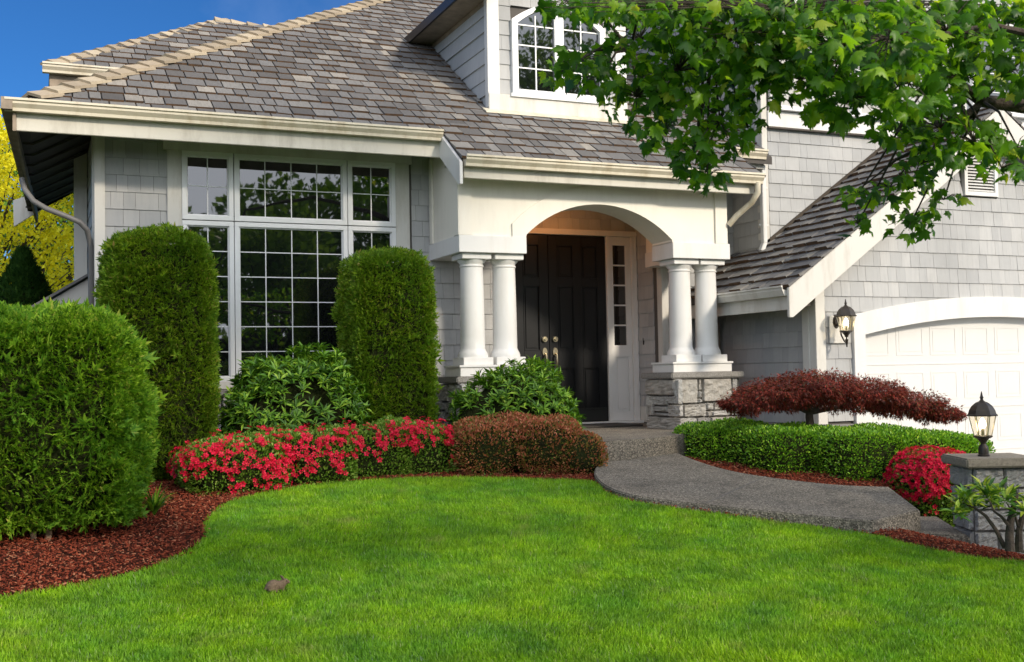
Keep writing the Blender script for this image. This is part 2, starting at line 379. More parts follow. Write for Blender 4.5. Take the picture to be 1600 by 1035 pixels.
# ------------------------------------------------------------------ scatter of small pieces
def frames(D, Nn):
    D = D / np.linalg.norm(D, axis=1, keepdims=True)
    X = np.cross(D, Nn); l = np.linalg.norm(X, axis=1, keepdims=True); bad = l[:, 0] < 1e-3
    X[bad] = np.cross(D[bad], [0.3, .5, .9]); X /= np.linalg.norm(X, axis=1, keepdims=True)
    Z = np.cross(X, D); return np.stack([X, D, Z], 2)      # columns: x (width), y (axis), z (normal)
def scatter(name, tv, tf, P, Fr, S, mat, parent=None):
    tv = np.array(tv, float); tf = np.array(tf, int); n = len(P)
    S = np.asarray(S, float)
    if S.ndim == 1: S = np.repeat(S[:, None], 3, 1)
    V = P[:, None, :] + np.einsum('nij,ntj->nti', Fr, tv[None] * S[:, None, :])
    Fq = (tf[None] + (np.arange(n) * len(tv))[:, None, None]).reshape(-1, tf.shape[1])
    return fastmesh(name, V.reshape(-1, 3), Fq, mat, parent)
RG = np.random.default_rng(7)
def unit(n): v = RG.normal(size=(n, 3)); return v / np.linalg.norm(v, axis=1, keepdims=True)
SPRIG = ([(0, 0, 0), (-.13, .5, .06), (0, 1, -.05), (.13, .5, .06), (-.03, .15, 0), (-.5, .6, .04), (-.36, .42, 0), (-.05, .4, 0), (.03, .15, 0), (.5, .6, .04), (.36, .42, 0), (.05, .4, 0)],
         [(0, 3, 2, 1), (4, 7, 5, 6), (8, 10, 9, 11)])
LEAF = ([(0, 0, 0), (-.5, .5, .10), (0, .5, 0), (.5, .5, .10), (0, 1, -.08)], [(0, 2, 1, 1), (0, 3, 2, 2), (1, 2, 4, 4), (2, 3, 4, 4)])
LEAF3 = ([(0, 0, 0), (-.5, .45, .10), (0, .5, 0), (.5, .45, .10), (0, 1, -.1)], [(0, 2, 1), (0, 3, 2), (1, 2, 4), (2, 3, 4)])
DIAM = ([(0, 0, 0), (-.5, .5, 0), (0, 1, 0), (.5, .5, 0)], [(0, 3, 2, 1)])
def blob_points(blobs, n, inset=.0, lump=.04, lumpf=5., zmin=None):
    """points on the outside of a union of superellipsoids (cx,cy,cz,rx,ry,rz,exp)"""
    area = np.array([b[3] * b[4] + b[3] * b[5] + b[4] * b[5] for b in blobs]); cnt = (n * area / area.sum()).astype(int) + 1
    PP, NN = [], []
    for k, (b, m_) in enumerate(zip(blobs, cnt)):
        cc = np.array(b[:3]); rr = np.array(b[3:6]); e = b[6]; rot = b[7] if len(b) > 7 else 0
        m2 = int(m_ * 1.15)
        # sample on box faces, project -> even cover for boxy shapes
        if e > 2.4:
            fa = np.array([rr[1] * rr[2], rr[0] * rr[2], rr[0] * rr[1]]); ax = RG.choice(3, m2, p=fa / fa.sum())
            q = RG.uniform(-1, 1, (m2, 3)); q[np.arange(m2), ax] = RG.choice([-1, 1], m2); d = q
        else: d = RG.normal(size=(m2, 3))
        d = d / (np.sum(np.abs(d) ** e, 1, keepdims=True) ** (1 / e))
        nn = np.sign(d) * np.abs(d) ** (e - 1) / rr; nn /= np.linalg.norm(nn, axis=1, keepdims=True)
        p = d * rr
        lp = lump * (np.sin(p[:, 0] * lumpf * 1.3 + k) * np.sin(p[:, 2] * lumpf + 2 * k) + .6 * np.sin(p[:, 1] * lumpf * 1.7 + p[:, 0] * 2) + .5 * np.sin(p[:, 2] * lumpf * 2.7 + p[:, 0] * lumpf * 2.1))
        p = p + nn * (lp - inset * RG.random(m2) ** 1.0)[:, None]
        if rot:
            cr, sr = math.cos(rot), math.sin(rot); Rm = np.array([[cr, -sr, 0], [sr, cr, 0], [0, 0, 1]]); p = p @ Rm.T; nn = nn @ Rm.T
        PP.append(p + cc); NN.append(nn)
    P = np.concatenate(PP); Nn = np.concatenate(NN); own = np.repeat(np.arange(len(blobs)), [len(p) for p in PP])
    ok = np.ones(len(P), bool)
    for k, b in enumerate(blobs):
        cc = np.array(b[:3]); rr = np.array(b[3:6]); q = P - cc
        if len(b) > 7 and b[7]:
            cr, sr = math.cos(-b[7]), math.sin(-b[7]); q = q @ np.array([[cr, -sr, 0], [sr, cr, 0], [0, 0, 1]]).T
        fv = np.sum(np.abs(q / rr) ** b[6], 1) ** (1 / b[6]); ok &= ~((fv < .86) & (own != k))
    if zmin is not None: ok &= P[:, 2] > zmin
    return P[ok], Nn[ok]
def core(name, blobs, k, mat, parent, zmin=0):
    mb = MB()
    for b in blobs:
        cc = np.array(b[:3]); rr = np.array(b[3:6]) * k; e = b[6]; rot = b[7] if len(b) > 7 else 0; nu, nv = 20, 12; vs = []
        for j in range(nv + 1):
            ph = math.pi * (j / nv - .5)
            for i in range(nu):
                th = 2 * math.pi * i / nu; d = np.array([math.cos(ph) * math.cos(th), math.cos(ph) * math.sin(th), math.sin(ph)])
                d = d / (np.sum(np.abs(d) ** e) ** (1 / e)) * rr
                if rot: d = np.array([d[0] * math.cos(rot) - d[1] * math.sin(rot), d[0] * math.sin(rot) + d[1] * math.cos(rot), d[2]])
                d = d + cc; d[2] = max(d[2], zmin); vs.append(d)
        mb.add(vs, [(j * nu + i, j * nu + (i + 1) % nu, (j + 1) * nu + (i + 1) % nu, (j + 1) * nu + i) for j in range(nv) for i in range(nu)])
    return mb.build(name, mat, parent, smooth=True)

# ================================================================== HOUSE
H = empty('house', (4.5, 12.2, .9), 'grey shingled two-storey house with white trim and weathered cedar shake roofs', 'house')
WY = 12.2; SL = .667; EY, EZ = 11.5, 4.60; PGY = 10.93; PGZ = EZ + SL * (PGY - EY)
def rz(Y): return EZ + SL * (Y - EY)
# --- walls (solid backing)
wb = MB()
wb.box(.58, 5.15, WY, 14.5, .85, 5.0); wb.box(5.15, 7.45, 13.02, 14.5, .85, 5.2); wb.box(7.45, 8.7, 12.4, 14.5, .85, 5.2)
wb.build('main_wall', M['siding_back'], H)
def arch_pts(x0, x1, z0, zt_, n=20): # segmental arch between springing points
    w2 = (x1 - x0) / 2; h = zt_ - z0; R = (w2 * w2 + h * h) / (2 * h); cx_ = (x0 + x1) / 2; cz = zt_ - R; a = math.asin(w2 / R)
    return [(cx_ + R * math.sin(q), cz + R * math.cos(q)) for q in np.linspace(-a, a, n + 1)]
gb = MB(); gb.prism([(8.24, 10.27, .2), (8.88, 10.27, .2)] + [(x, 10.27, z) for x, z in arch_pts(8.88, 13.16, 2.30, 2.52, 24)] + [(13.16, 10.27, .2), (13.76, 10.27, .2), (13.76, 10.27, 3.0), (11.0, 10.27, 5.0), (8.24, 10.27, 3.0)], (0, .15, 0)); gb.box(8.24, 8.4, 10.421, 12.3, .2, 3.0); gb.build('garage_wall', M['siding_back'], H)
ub = MB(); ub.box(8.64, 17, 11.74, 17, .9, 8.6); ub.build('upper_wall', M['siding_back'], H)
# --- wall shingles, one mesh per wall face
wall_shingles('wall_shingles', H, WY, [rc(.66, 1.29, 1.78, 4.95), rc(4.02, 4.26, 1.78, 4.95), rc(4.26, 5.15, 1.78, 3.3), rc(1.29, 4.02, 1.70, 1.84)], 3)
wall_shingles('wall_shingles', H, 13.0, [rc(5.15, 7.45, 3.76, 4.3)], 4, v_start=1.21)
wall_shingles('wall_shingles', H, 12.38, [rc(7.53, 8.64, 1.05, 4.6)], 5, v_start=1.0)
wall_shingles('wall_shingles', H, 0, [rc(-13.0, -12.53, 1.42, 4.2)], 6, False, 7.45, -1, v_start=1.21)
wall_shingles('wall_shingles', H, 0, [rc(12.2, 13.0, 1.2, 4.2)], 6, False, 5.15, 1, v_start=1.21)
wall_shingles('wall_shingles', H, 0, [rc(-14.5, -12.2, .9, 4.6)], 7, False, .58, -1)
wall_shingles('wall_shingles', H, 0, [rc(-12.38, -11.72, 3.1, 4.5)], 8, False, 8.62, -1)
wall_shingles('wall_shingles', H, 0, [rc(-17, -11.82, 4.5, 8.6)], 8, False, 8.635, -1)
wall_shingles('wall_shingles', H, 0, [rc(-12.38, -10.34, 1.24, 3.2)], 9, False, 8.22, -1)
GR = .70; GY = 10.25; RX, RZt = 7.74, 2.82                      # garage roof: slope, wall plane, rake foot
def grz(X): return RZt + GR * (X - RX) if X < 11 else RZt + GR * (3.26) - GR * (X - 11)
wall_shingles('wall_shingles', H, GY, [rc(8.36, 8.74, 1.27, 2.505), [(8.36, 2.505), (10.53, 2.505), (10.53, 4.0), (10.4, 4.55), (8.36, 3.12)], rc(10.53, 11.10, 2.505, 3.97), [(10.4, 4.5), (11.1, 4.5), (11.1, 5.0), (11.0, 5.0)],
    [(11.10, 2.505), (13.66, 2.505), (13.66, 3.1), (11.6, 4.55), (11.1, 4.9)], rc(13.3, 13.66, .4, 2.505)], 10, v_start=1.27 - EXW * 6)
wall_shingles('wall_shingles', H, 11.72, [rc(8.72, 10.84, 3.2, 5.02), rc(10.84, 16.9, 3.4, 8.5)], 11, v_start=5.02 - EXW * 12)
# --- corner boards and trim
T = M['trim']
for a in ((.56, .665, WY - .03, WY + .12, .95, 4.9), (.545, .60, WY + .10, WY + .22, .95, 4.9), (8.22 - .012, 8.345, GY - .03, GY + .09, 1.24, 3.05), (8.61, 8.70, 11.69, 11.82, 3.3, 8.5),
          (7.43, 7.53, 12.30, 12.42, 1.2, 4.2), (8.19, 8.26, GY + .085, GY + .2, 1.24, 3.0), (13.66, 13.79, GY - .03, GY + .09, .3, 3.05)):
    box('corner_board', *a, T, H)
box('baseboard', 7.49, 7.56, 12.42, 12.995, 1.21, 1.42, T, H); box('baseboard', 7.44, 7.48, 12.52, 12.99, 1.21, 1.42, T, H)
# stone veneer under the siding
def stones(name, O, U, V, NN, w_, h_, seed, parent, mn=.1, mx=.36, th=.045, gap=.008, cells=None):
    rng = random.Random(seed); O, U, V, NN = [np.array(a, float) for a in (O, U, V, NN)]; given = cells; cells = []
    def split(a, b_, c_, d):
        W_, H_ = b_ - a, d - c_
        if (W_ > mx or H_ > mx * .62 or (W_ * H_ > mx * mx * .45 and rng.random() < .45)) and max(W_, H_) > mn * 1.7:
            if W_ / H_ > rng.uniform(.9, 1.6): q = a + W_ * rng.uniform(.35, .65); split(a, q, c_, d); split(q, b_, c_, d)
            else: q = c_ + H_ * rng.uniform(.38, .62); split(a, b_, c_, q); split(a, b_, q, d)
        else: cells.append((a, b_, c_, d))
    (split(0, w_, 0, h_) if given is None else split(0, w_, 0, given[0][2] * h_) if given[0][2] > .05 else None); cells += [(a * w_, b_ * w_, c_ * h_, d * h_) for a, b_, c_, d in (given or [])]; mb = MB()
    for a, b_, c_, d in cells:
        g = gap / 2; t = th * rng.uniform(.75, 1.25); nu, nv = (9, 9) if (b_ - a) * (d - c_) > .03 else (5, 5); vs = []; j = lambda: rng.uniform(-1, 1)
        for q in range(nv + 1):
            for p in range(nu + 1):
                e = min(p, nu - p, q, nv - q); x = a + g + (b_ - a - 2 * g) * p / nu; y = c_ + g + (d - c_ - 2 * g) * q / nv
                x += j() * .004; y += j() * .004
                hgt = t * (.1 if e == 0 else 1) * 1 + (j() * .009 if e else 0)
                if e == 0: pass
                else:
                    if p == 1: x = a + g + .012
                    if p == nu - 1: x = b_ - g - .012
                    if q == 1: y = c_ + g + .012
                    if q == nv - 1: y = d - g - .012
                vs.append(O + U * x + V * y + NN * hgt)
        mb.add(vs, [(q * (nu + 1) + p, q * (nu + 1) + p + 1, (q + 1) * (nu + 1) + p + 1, (q + 1) * (nu + 1) + p) for q in range(nv) for p in range(nu)])
    return mb.build(name, M['stone'], parent)
box('stone_backing', .57, 5.2, WY - .02, WY + .1, .8, 1.70, M['mortar'], H)
stones('stone_veneer', (.57, WY - .021, .85), (1, 0, 0), (0, 0, 1), (0, -1, 0), 4.63, .85, 3, H)
box('stone_ledge', .52, 5.2, WY - .10, WY + .05, 1.705, 1.775, M['stone_cap'], H, .01)
box('stone_backing', 8.16, 8.70, GY - .04, GY + .3, .2, 1.16, M['mortar'], H); box('stone_backing', 8.17, 8.24, GY + .31, 12.3, .2, 1.16, M['mortar'], H)
stones('stone_veneer', (8.16, GY - .041, .2), (1, 0, 0), (0, 0, 1), (0, -1, 0), .54, .96, 5, H)
stones('stone_veneer', (8.159, 12.2, .2), (0, -1, 0), (0, 0, 1), (-1, 0, 0), 2.0, .96, 6, H)
box('stone_ledge', 8.06, 8.74, GY - .13, GY + .06, 1.165, 1.235, M['stone_cap'], H, .01); box('stone_ledge', 8.07, 8.235, GY + .065, 12.3, 1.163, 1.235, M['stone_cap'], H, .01)

# --- roofs
cosm = 1 / math.hypot(1, SL)
def front_roof():
    # u = X, v = distance up the slope from the main eave line
    O = (0, EY, EZ); U = (1, 0, 0); V = (0, cosm, SL * cosm); NN = (0, -SL * cosm, cosm)
    lim = 11.2; hipk = 1 / (1.088 * cosm)                          # dv/du along the hip
    vd = (12.14 - EY) / cosm; ve = (14.30 - EY) / cosm; vp = (PGY - EY) / cosm
    vr = (11.70 - EY) / cosm
    P = []
    P.append([(-.16, -.04), (4.16, -.04), (4.16, 4.5), (-.16 + 4.54 / hipk, 4.5)])
    P.append([(4.16, vp - .05), (8.06, vp - .05), (8.06, vr), (4.16, vr)])
    P.append([(8.06, .05), (8.60, .05), (8.62, vr), (8.06, vr)])
    P.append([(4.16, vr), (8.62, vr), (8.62, vd), (4.16, vd)])
    P.append([(4.16, vd), (5.0, vd), (5.0, 4.5), (4.16, 4.5)])
    P.append([(6.9, vd), (8.62, vd), (8.62, 4.5), (6.9, 4.5)])
    P.append([(-.16 + 4.54 / hipk, 4.5), (9.5, 4.5), (9.5, 8.5), (-.16 + 8.54 / hipk, 8.5)])
    P.append([(5.0, ve), (6.9, ve), (6.9, 4.5), (5.0, 4.5)])
    return shingles('roof_shakes', [M['roof'], M['butt']], O, U, V, NN, P, .222, (.11, .26), .024, .015, H, 21, .011, vp - .05 - .00)
front_roof()
rb = MB()   # roof deck under the shakes
def slab(mb, pts, t=.10): mb.prism(pts, (0, 0, -t))
d_ = .012
def rp(X, Y): return (X, Y, rz(Y) - d_)
slab(rb, [rp(-.15, EY - .02), rp(4.17, EY - .02), rp(4.17, 19.5), rp(8.2, 19.5)]) if False else None
slab(rb, [rp(-.17, EY - .01), rp(4.17, EY - .01), rp(4.17, 15.48)])
slab(rb, [rp(4.172, PGY), rp(8.05, PGY), rp(8.05, 18.9), rp(7.9, 18.9), rp(4.172, 15.48)])
slab(rb, [rp(8.052, EY), rp(8.62, EY), rp(8.62, 18.9), rp(8.052, 18.9)])
rb.build('roof_deck', M['soffit'], H)
# left hip side of the main roof (falls to the left eave)
HN = np.array([1.088, 1.0]); 
def hipline(t): return (-.16 + 1.088 * t, EY - .04 + t, EZ - .02 + SL * t)
a0, a1 = [tuple(np.array(q_) - (0, 0, .07)) for q_ in (hipline(.35), hipline(7.4))]
lr = MB(); lr.prism([a0, a1, (a1[0], 20.5, a1[2]), (a0[0], 13.6, a0[2])], (0, 0, -.1)); lr.build('side_roof', [M['roof_y']], H)
# hip caps
def caps(name, p0, p1, nrm, wdt, ln, seed, parent, side=None):
    rng = random.Random(seed); p0 = np.array(p0, float); p1 = np.array(p1, float); L = np.linalg.norm(p1 - p0); d = (p1 - p0) / L
    nrm = np.array(nrm, float); nrm -= d * (nrm @ d); nrm /= np.linalg.norm(nrm); sd = np.cross(d, nrm); mb = MB(); q = 0.
    while q < L:
        for sgn in (1, -1):
            drop = .36 * wdt; t = .03
            a = p0 + d * (q - .01) + nrm * (.058 + rng.uniform(-.004, .006)); b_ = p0 + d * (q + ln * 1.25) + nrm * .022
            e = sd * sgn * wdt * rng.uniform(.93, 1.05) - nrm * drop
            mb.prism([a, a + e, b_ + e, b_], -nrm * t)
        q += ln
    return mb.build(name, M['ridge'], parent)
caps('hip_cap', hipline(.10), hipline(5.2), (-.35, -.35, 1), .15, .235, 2, H)
# rake board and gutter trim
def gutter(name, x0, x1, Y, Z, parent, hh=.115, end=True):
    """K-style gutter along X; Y,Z = rear top edge of the trough"""
    prof = [(0, 0), (-.012, .0), (-.012, -hh + .012), (-.075, -hh + .012), (-.085, -hh + .045), (-.112, -.035), (-.118, -.012), (-.128, -.012), (-.128, .004), (-.108, .004), (-.103, -.03), (-.078, -hh + .045), (-.072, -hh + .018), (-.018, -hh + .018), (-.006, .002)]
    out = [(0, 0), (0, -hh), (-.08, -hh), (-.083, -hh + .03), (-.113, -hh + .068), (-.113, -.024), (-.130, -.018), (-.130, .004), (-.116, .004), (-.104, -.02), (-.104, -.05), (-.02, -.05)]
    mb = MB(); mb.prism([(x0, Y + a, Z + b_) for a, b_ in out], (x1 - x0, 0, 0))
    return mb.build(name, M['gutter'], parent, smooth=False)
gutter('gutter', -.27, 4.14, EY + .005, EZ - .005, H)
gutter('gutter', 4.19, 8.00, PGY + .005, PGZ + .0, H)
gutter('gutter', 8.03, 8.52, EY + .06, EZ + .06, H)
box('fascia', -.17, 4.15, EY + .012, EY + .05, EZ - .29, EZ - .03, M['fascia'], H)
box('fascia', 4.20, 7.93, PGY + .012, PGY + .05, PGZ - .23, PGZ - .03, M['fascia'], H)
box('fascia', 8.08, 8.55, EY + .07, EY + .10, EZ - .16, EZ + .03, M['trim'], H)
rk = MB()
for x0 in (4.13,):
    top0 = (EY + .10, rz(EY + .10) - .02); top1 = (PGY - .05, rz(PGY - .05) - .035)
    rk.prism([(x0, top0[0], top0[1]), (x0, top1[0], top1[1]), (x0, top1[0], top1[1] - .24), (x0, top1[0] + .05, top1[1] - .24), (x0, top0[0], top0[1] - .27)], (.035, 0, 0))
rk.build('rake_board', M['column'], H, bevel=.003)
# left eave: descending side gutter / fascia with its downspout
e0 = np.array([-.30, 11.38, EZ - .0]); e1 = np.array([-.10, 16.3, 4.36])
lf = MB()
def beam(mb, a, b_, wx, z0, z1):
    a = np.array(a); b_ = np.array(b_)
    mb.prism([a + (0, 0, z0), a + (wx, 0, z0), a + (wx, 0, z1), a + (0, 0, z1)], b_ - a)
beam(lf, e0 + (.00, 0, 0), e1, .10, -.115, 0)
lf.build('gutter', M['soffit_light'], H)
lf = MB(); beam(lf, e0 + (.10, .1, 0), e1 + (.1, 0, 0), .03, -.30, -.02); lf.build('fascia', M['soffit_light'], H)
# sloped soffit under the left overhang with exposed lines
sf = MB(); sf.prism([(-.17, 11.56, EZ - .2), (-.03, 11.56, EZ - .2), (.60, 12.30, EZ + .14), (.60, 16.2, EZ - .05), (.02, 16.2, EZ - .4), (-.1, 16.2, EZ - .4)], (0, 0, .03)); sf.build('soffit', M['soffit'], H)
for i in range(8):
    lb = MB(); y = 12.35 + i * .5; z = EZ - .2 - (y - 11.56) * .042
    lb.prism([(-.12, y, z - .022), (-.02, y, z - .022), (.585, y, z + .30), (.585, y, z + .33), (-.02, y, z), (-.12, y, z)], (0, .045, 0)); lb.build('rafter', M['soffit'], H)
eb = MB(); eb.prism([(-.28, 16.32, 4.36), (-.02, 16.32, 4.46), (.12, 16.32, 4.35), (.12, 16.32, 4.28), (-.27, 16.32, 4.0)], (0, .05, 0)); eb.build('end_board', M['trim'], H, bevel=.004)
ds = MB(); ds.tube([(-.13, 12.3, 3.98), (-.10, 12.25, 3.86), (-.02, 12.2, 3.74), (.10, 12.15, 3.66), (.30, 12.12, 3.58), (.42, 12.14, 3.53), (.49, 12.20, 3.46), (.53, 12.30, 3.3), (.53, 12.30, 1.0)], .029, 10); ds.build('downspout', M['downspout_dark'], H, smooth=True)
# front soffit
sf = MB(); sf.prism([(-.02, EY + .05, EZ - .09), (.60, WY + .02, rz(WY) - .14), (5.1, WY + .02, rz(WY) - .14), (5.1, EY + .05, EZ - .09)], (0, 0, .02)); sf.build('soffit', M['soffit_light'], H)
# distant lower side roof seen left of the corner
lo = MB(); lo.prism([(-.62, 13.2, 2.30), (.57, 13.2, 3.06), (.57, 13.2, 2.80), (-.62, 13.2, 2.04)], (0, .05, 0)); lo.build('side_rake', M['trim'], H)
lo = MB(); lo.prism([(-.66, 13.12, 2.30), (.575, 13.12, 3.09), (.575, 13.12, 3.12), (-.66, 13.12, 2.34)], (0, 1.2, 0)); lo.build('side_lean_to_roof', M['roof_y'], H)
lo = MB(); lo.prism([(-.4, 13.26, .9), (.57, 13.26, .9), (.57, 13.26, 2.82), (-.4, 13.26, 2.2)], (0, .1, 0)); lo.build('side_wall', M['siding'], H)
box('side_corner_board', .42, .56, 13.9, 14.1, 3.0, 4.6, M['trim'], H)
# --- second hip roof behind (upper left)
BY = 14.6
def brz(Y): return 5.82 + SL * (Y - BY)
def on_rear(px, py): r = ray(px, py); t_ = (5.82 - SL * BY - 1.9) / (r[2] - SL * r[1]); return CP + r * t_
Rq = on_rear(338, 32); Rz = float(Rq[2]) - .03; Rx0, RyT = float(Rq[0]), float(Rq[1])
vq = (RyT - BY) / cosm
shingles('rear_roof_shakes', [M['roof'], M['butt']], (0, BY, 5.82), (1, 0, 0), (0, cosm, SL * cosm), (0, -SL * cosm, cosm),
   [[(.14, -.03), (6, -.03), (6, vq), (Rx0, vq)]], .222, (.12, .26), .024, .012, H, 31, .007)
bd = MB(); bd.prism([(.16, BY, 5.79), (6, BY, 5.79), (6, RyT, Rz), (Rx0, RyT, Rz)], (0, 0, -.08)); bd.prism([(.16, BY, 5.79), (Rx0, RyT, Rz), (Rx0, RyT + 3, Rz), (.16, RyT + 5, 5.79)], (0, 0, -.08)); bd.build('rear_roof_deck', M['soffit'], H)
caps('rear_hip_cap', (.16, BY - .02, 5.80), (Rx0, RyT, Rz), (-.3, -.5, 1), .13, .22, 5, H)
caps('rear_ridge_cap', (Rx0 - .02, RyT, Rz + .02), (Rx0 + 2.2, RyT, Rz - .05), (0, -.3, 1), .12, .24, 6, H)
gutter('gutter', .08, 3, BY + .0, 5.80, H)
box('rear_fascia', .16, 3, BY + .02, BY + .06, 5.52, 5.76, M['soffit_light'], H)
box('rear_wall', .26, 3, BY + .30, BY + .5, 4.6, 5.75, M['siding'], H)
box('rear_window_head', .32, 1.5, BY + .25, BY + .31, 5.58, 5.68, M['window_white'], H)
box('rear_window_pane', .36, 1.5, BY + .27, BY + .32, 5.2, 5.575, M['glass'], H)
# --- dormer
DX0, DX1, DY = 5.03, 6.88, 12.2; DEZ = 6.43
db = MB(); db.prism([(DX0 + .02, DY + .02, rz(DY) - .1), (DX0 + .02, DY + .02, 6.5), (DX0 + .02, 14.4, 6.5), (DX0 + .02, 14.4, rz(14.4) - .15)], (DX1 - DX0 - .04, 0, 0))
db.prism([(DX0 + .1, DY + .021, 6.45), (DX1 - .1, DY + .021, 6.45), (5.955, DY + .021, 7.15)], (0, 2, 0)); db.build('dormer_wall', M['siding_back'], H)
wx0, wx1 = 5.32, 6.60
wall_shingles('dormer_shingles', H, DY, [rc(DX0 + .13, wx0, 5.26, 6.5), rc(wx1, DX1 - .13, 5.26, 6.5), rc(wx0, wx1, 6.38, 6.9)], 14, v_start=5.28)
# side clapboards: horizontal depth-wise courses clipped by the roof
def side_tri(sg):
    pts = [(-(DY + .0), rz(DY)), (-(DY), 6.42), (-14.26, 6.42)]
    pts = pts if sg < 0 else [(-a, z) for a, z in pts][::-1]
    # order CCW
    a = sum(pts[i][0] * pts[(i + 1) % 3][1] - pts[(i + 1) % 3][0] * pts[i][1] for i in range(3))
    return pts if a > 0 else pts[::-1]
M['dsiding'] = m_shingle('dormer_side_boards', [(0, (.42, .43, .43)), (1, (.50, .50, .49))], (.34, .35, .36), .7, (20, 20, 2.5), .0015)
shingles('dormer_side_boards', [M['dsiding']], (DX0, 0, 0), (0, -1, 0), (0, 0, 1), (-1, 0, 0), [side_tri(-1)], .195, (6, 7), .022, 0, H, 15, 0, 5.07)
shingles('dormer_side_boards', [M['dsiding']], (DX1, 0, 0), (0, 1, 0), (0, 0, 1), (1, 0, 0), [side_tri(1)], .195, (6, 7), .022, 0, H, 16, 0, 5.07)
for x0, x1 in ((DX0 - .03, DX0 + .125), (DX1 - .125, DX1 + .03)): box('dormer_corner_board', x0, x1, DY - .035, DY + .06, 5.10, 6.6, M['column'], H)
box('dormer_base_board', DX0 - .025, DX1 + .025, DY - .05, DY + .03, 5.06, 5.27, M['trim'], H)
fl = MB(); fl.prism([(DX0 - .1, DY - .02, rz(DY) + .0), (DX0 - .1, DY - .02, rz(DY) + .02), (DX0 - .1, DY - .14, rz(DY - .14) + .045), (DX0 - .1, DY - .14, rz(DY - .14) + .03)], (DX1 - DX0 + .2, 0, 0)); fl.build('dormer_flashing', M['gutter'], H)
dr = MB()
dl = .33
for sg, xw in ((-1, DX0), (1, DX1)):
    xe = xw + sg * dl; cxm = 5.955; zt = DEZ + .05 + .6 * abs(cxm - xe)
    dr.prism([(xe, 11.85, DEZ + .05), (cxm, 11.85, zt), (cxm, 11.85, zt + .07), (xe, 11.85, DEZ + .12)], (0, 2.9, 0))
dr.build('dormer_roof', M['roof_y'], H)
for sg, xw in ((-1, DX0), (1, DX1)):
    a, b_ = sorted((xw, xw + sg * dl)); box('dormer_soffit', a, b_, 11.9, 14.33, DEZ, DEZ + .03, M['soffit_light'], H)
    a, b_ = sorted((xw + sg * dl, xw + sg * (dl + .03))); box('dormer_fascia', a, b_, 11.86, 14.42, DEZ - .01, DEZ + .11, M['iron'], H)
box('dormer_frieze', DX0 - .02, DX0 - .002 , 12.2, 14.2, DEZ - .06, DEZ - .0, M['soffit_light'], H)
# --- windows
def window_unit(parent, X0, X1, Z0, Z1, Y, cols, rows, fr=.05, name='window', mun=.010, glass='glass'):
    """one sash: frame mesh, pane sub-part, muntins sub-part"""
    f = MB(); d0, d1 = Y - .045, Y + .03
    f.box(X0, X1, d0, d1, Z0, Z0 + fr); f.box(X0, X1, d0, d1, Z1 - fr, Z1)
    f.box(X0, X0 + fr, d0, d1, Z0 + fr, Z1 - fr); f.box(X1 - fr, X1, d0, d1, Z0 + fr, Z1 - fr)
    i0 = fr * .55                                                  # inner stop, set back
    a, b_, e, g = X0 + fr, X1 - fr, Z0 + fr, Z1 - fr; t = .013
    f.box(a, b_, Y - .022, d1, e, e + t); f.box(a, b_, Y - .022, d1, g - t, g); f.box(a, a + t, Y - .022, d1, e + t, g - t); f.box(b_ - t, b_, Y - .022, d1, e + t, g - t)
    fo = f.build(name, M['window_white'], parent, bevel=.003)
    p = MB().box(a + t * .5, b_ - t * .5, Y - .002, Y + .008, e + t * .5, g - t * .5).build('pane', M[glass], fo)
    if cols == 1: return fo
    m_ = MB()
    for i in range(1, cols): x = a + (b_ - a) * i / cols; m_.box(x - mun / 2, x + mun / 2, Y - .010, Y - .0025, e + t, g - t)
    for i in range(1, rows): z = e + (g - e) * i / rows; m_.box(a + t, b_ - t, Y - .0085, Y - .0028, z - mun / 2, z + mun / 2)
    m_.build('muntins', M['window_white'], fo); return fo
wxs = [atY(p, 350, WY)[0] for p in (284, 365, 542, 617)]
zt, zm, zb = 4.345, 3.60, 1.86
for (i, cl) in ((0, 2), (1, 4), (2, 2)):
    a, b_ = wxs[i] + (.004 if i else 0), wxs[i + 1] - (.004 if i < 2 else 0)
    window_unit(H, a, b_, zm + .005, zt, WY, cl, 2); window_unit(H, a, b_, zb, zm - .005, WY, cl, 6)
cb = MB(); cb.box(wxs[0] - .15, wxs[0], WY - .035, WY + .03, 1.78, zt); cb.box(wxs[3], wxs[3] + .17, WY - .035, WY + .03, 1.78, zt)
cb.box(wxs[0] - .19, wxs[3] + .20, WY - .05, WY + .03, zt, 4.75); cb.box(wxs[0], wxs[3], WY - .05, WY + .03, 1.78, zb)
cb.build('window_casing', M['trim'], H, bevel=.004)
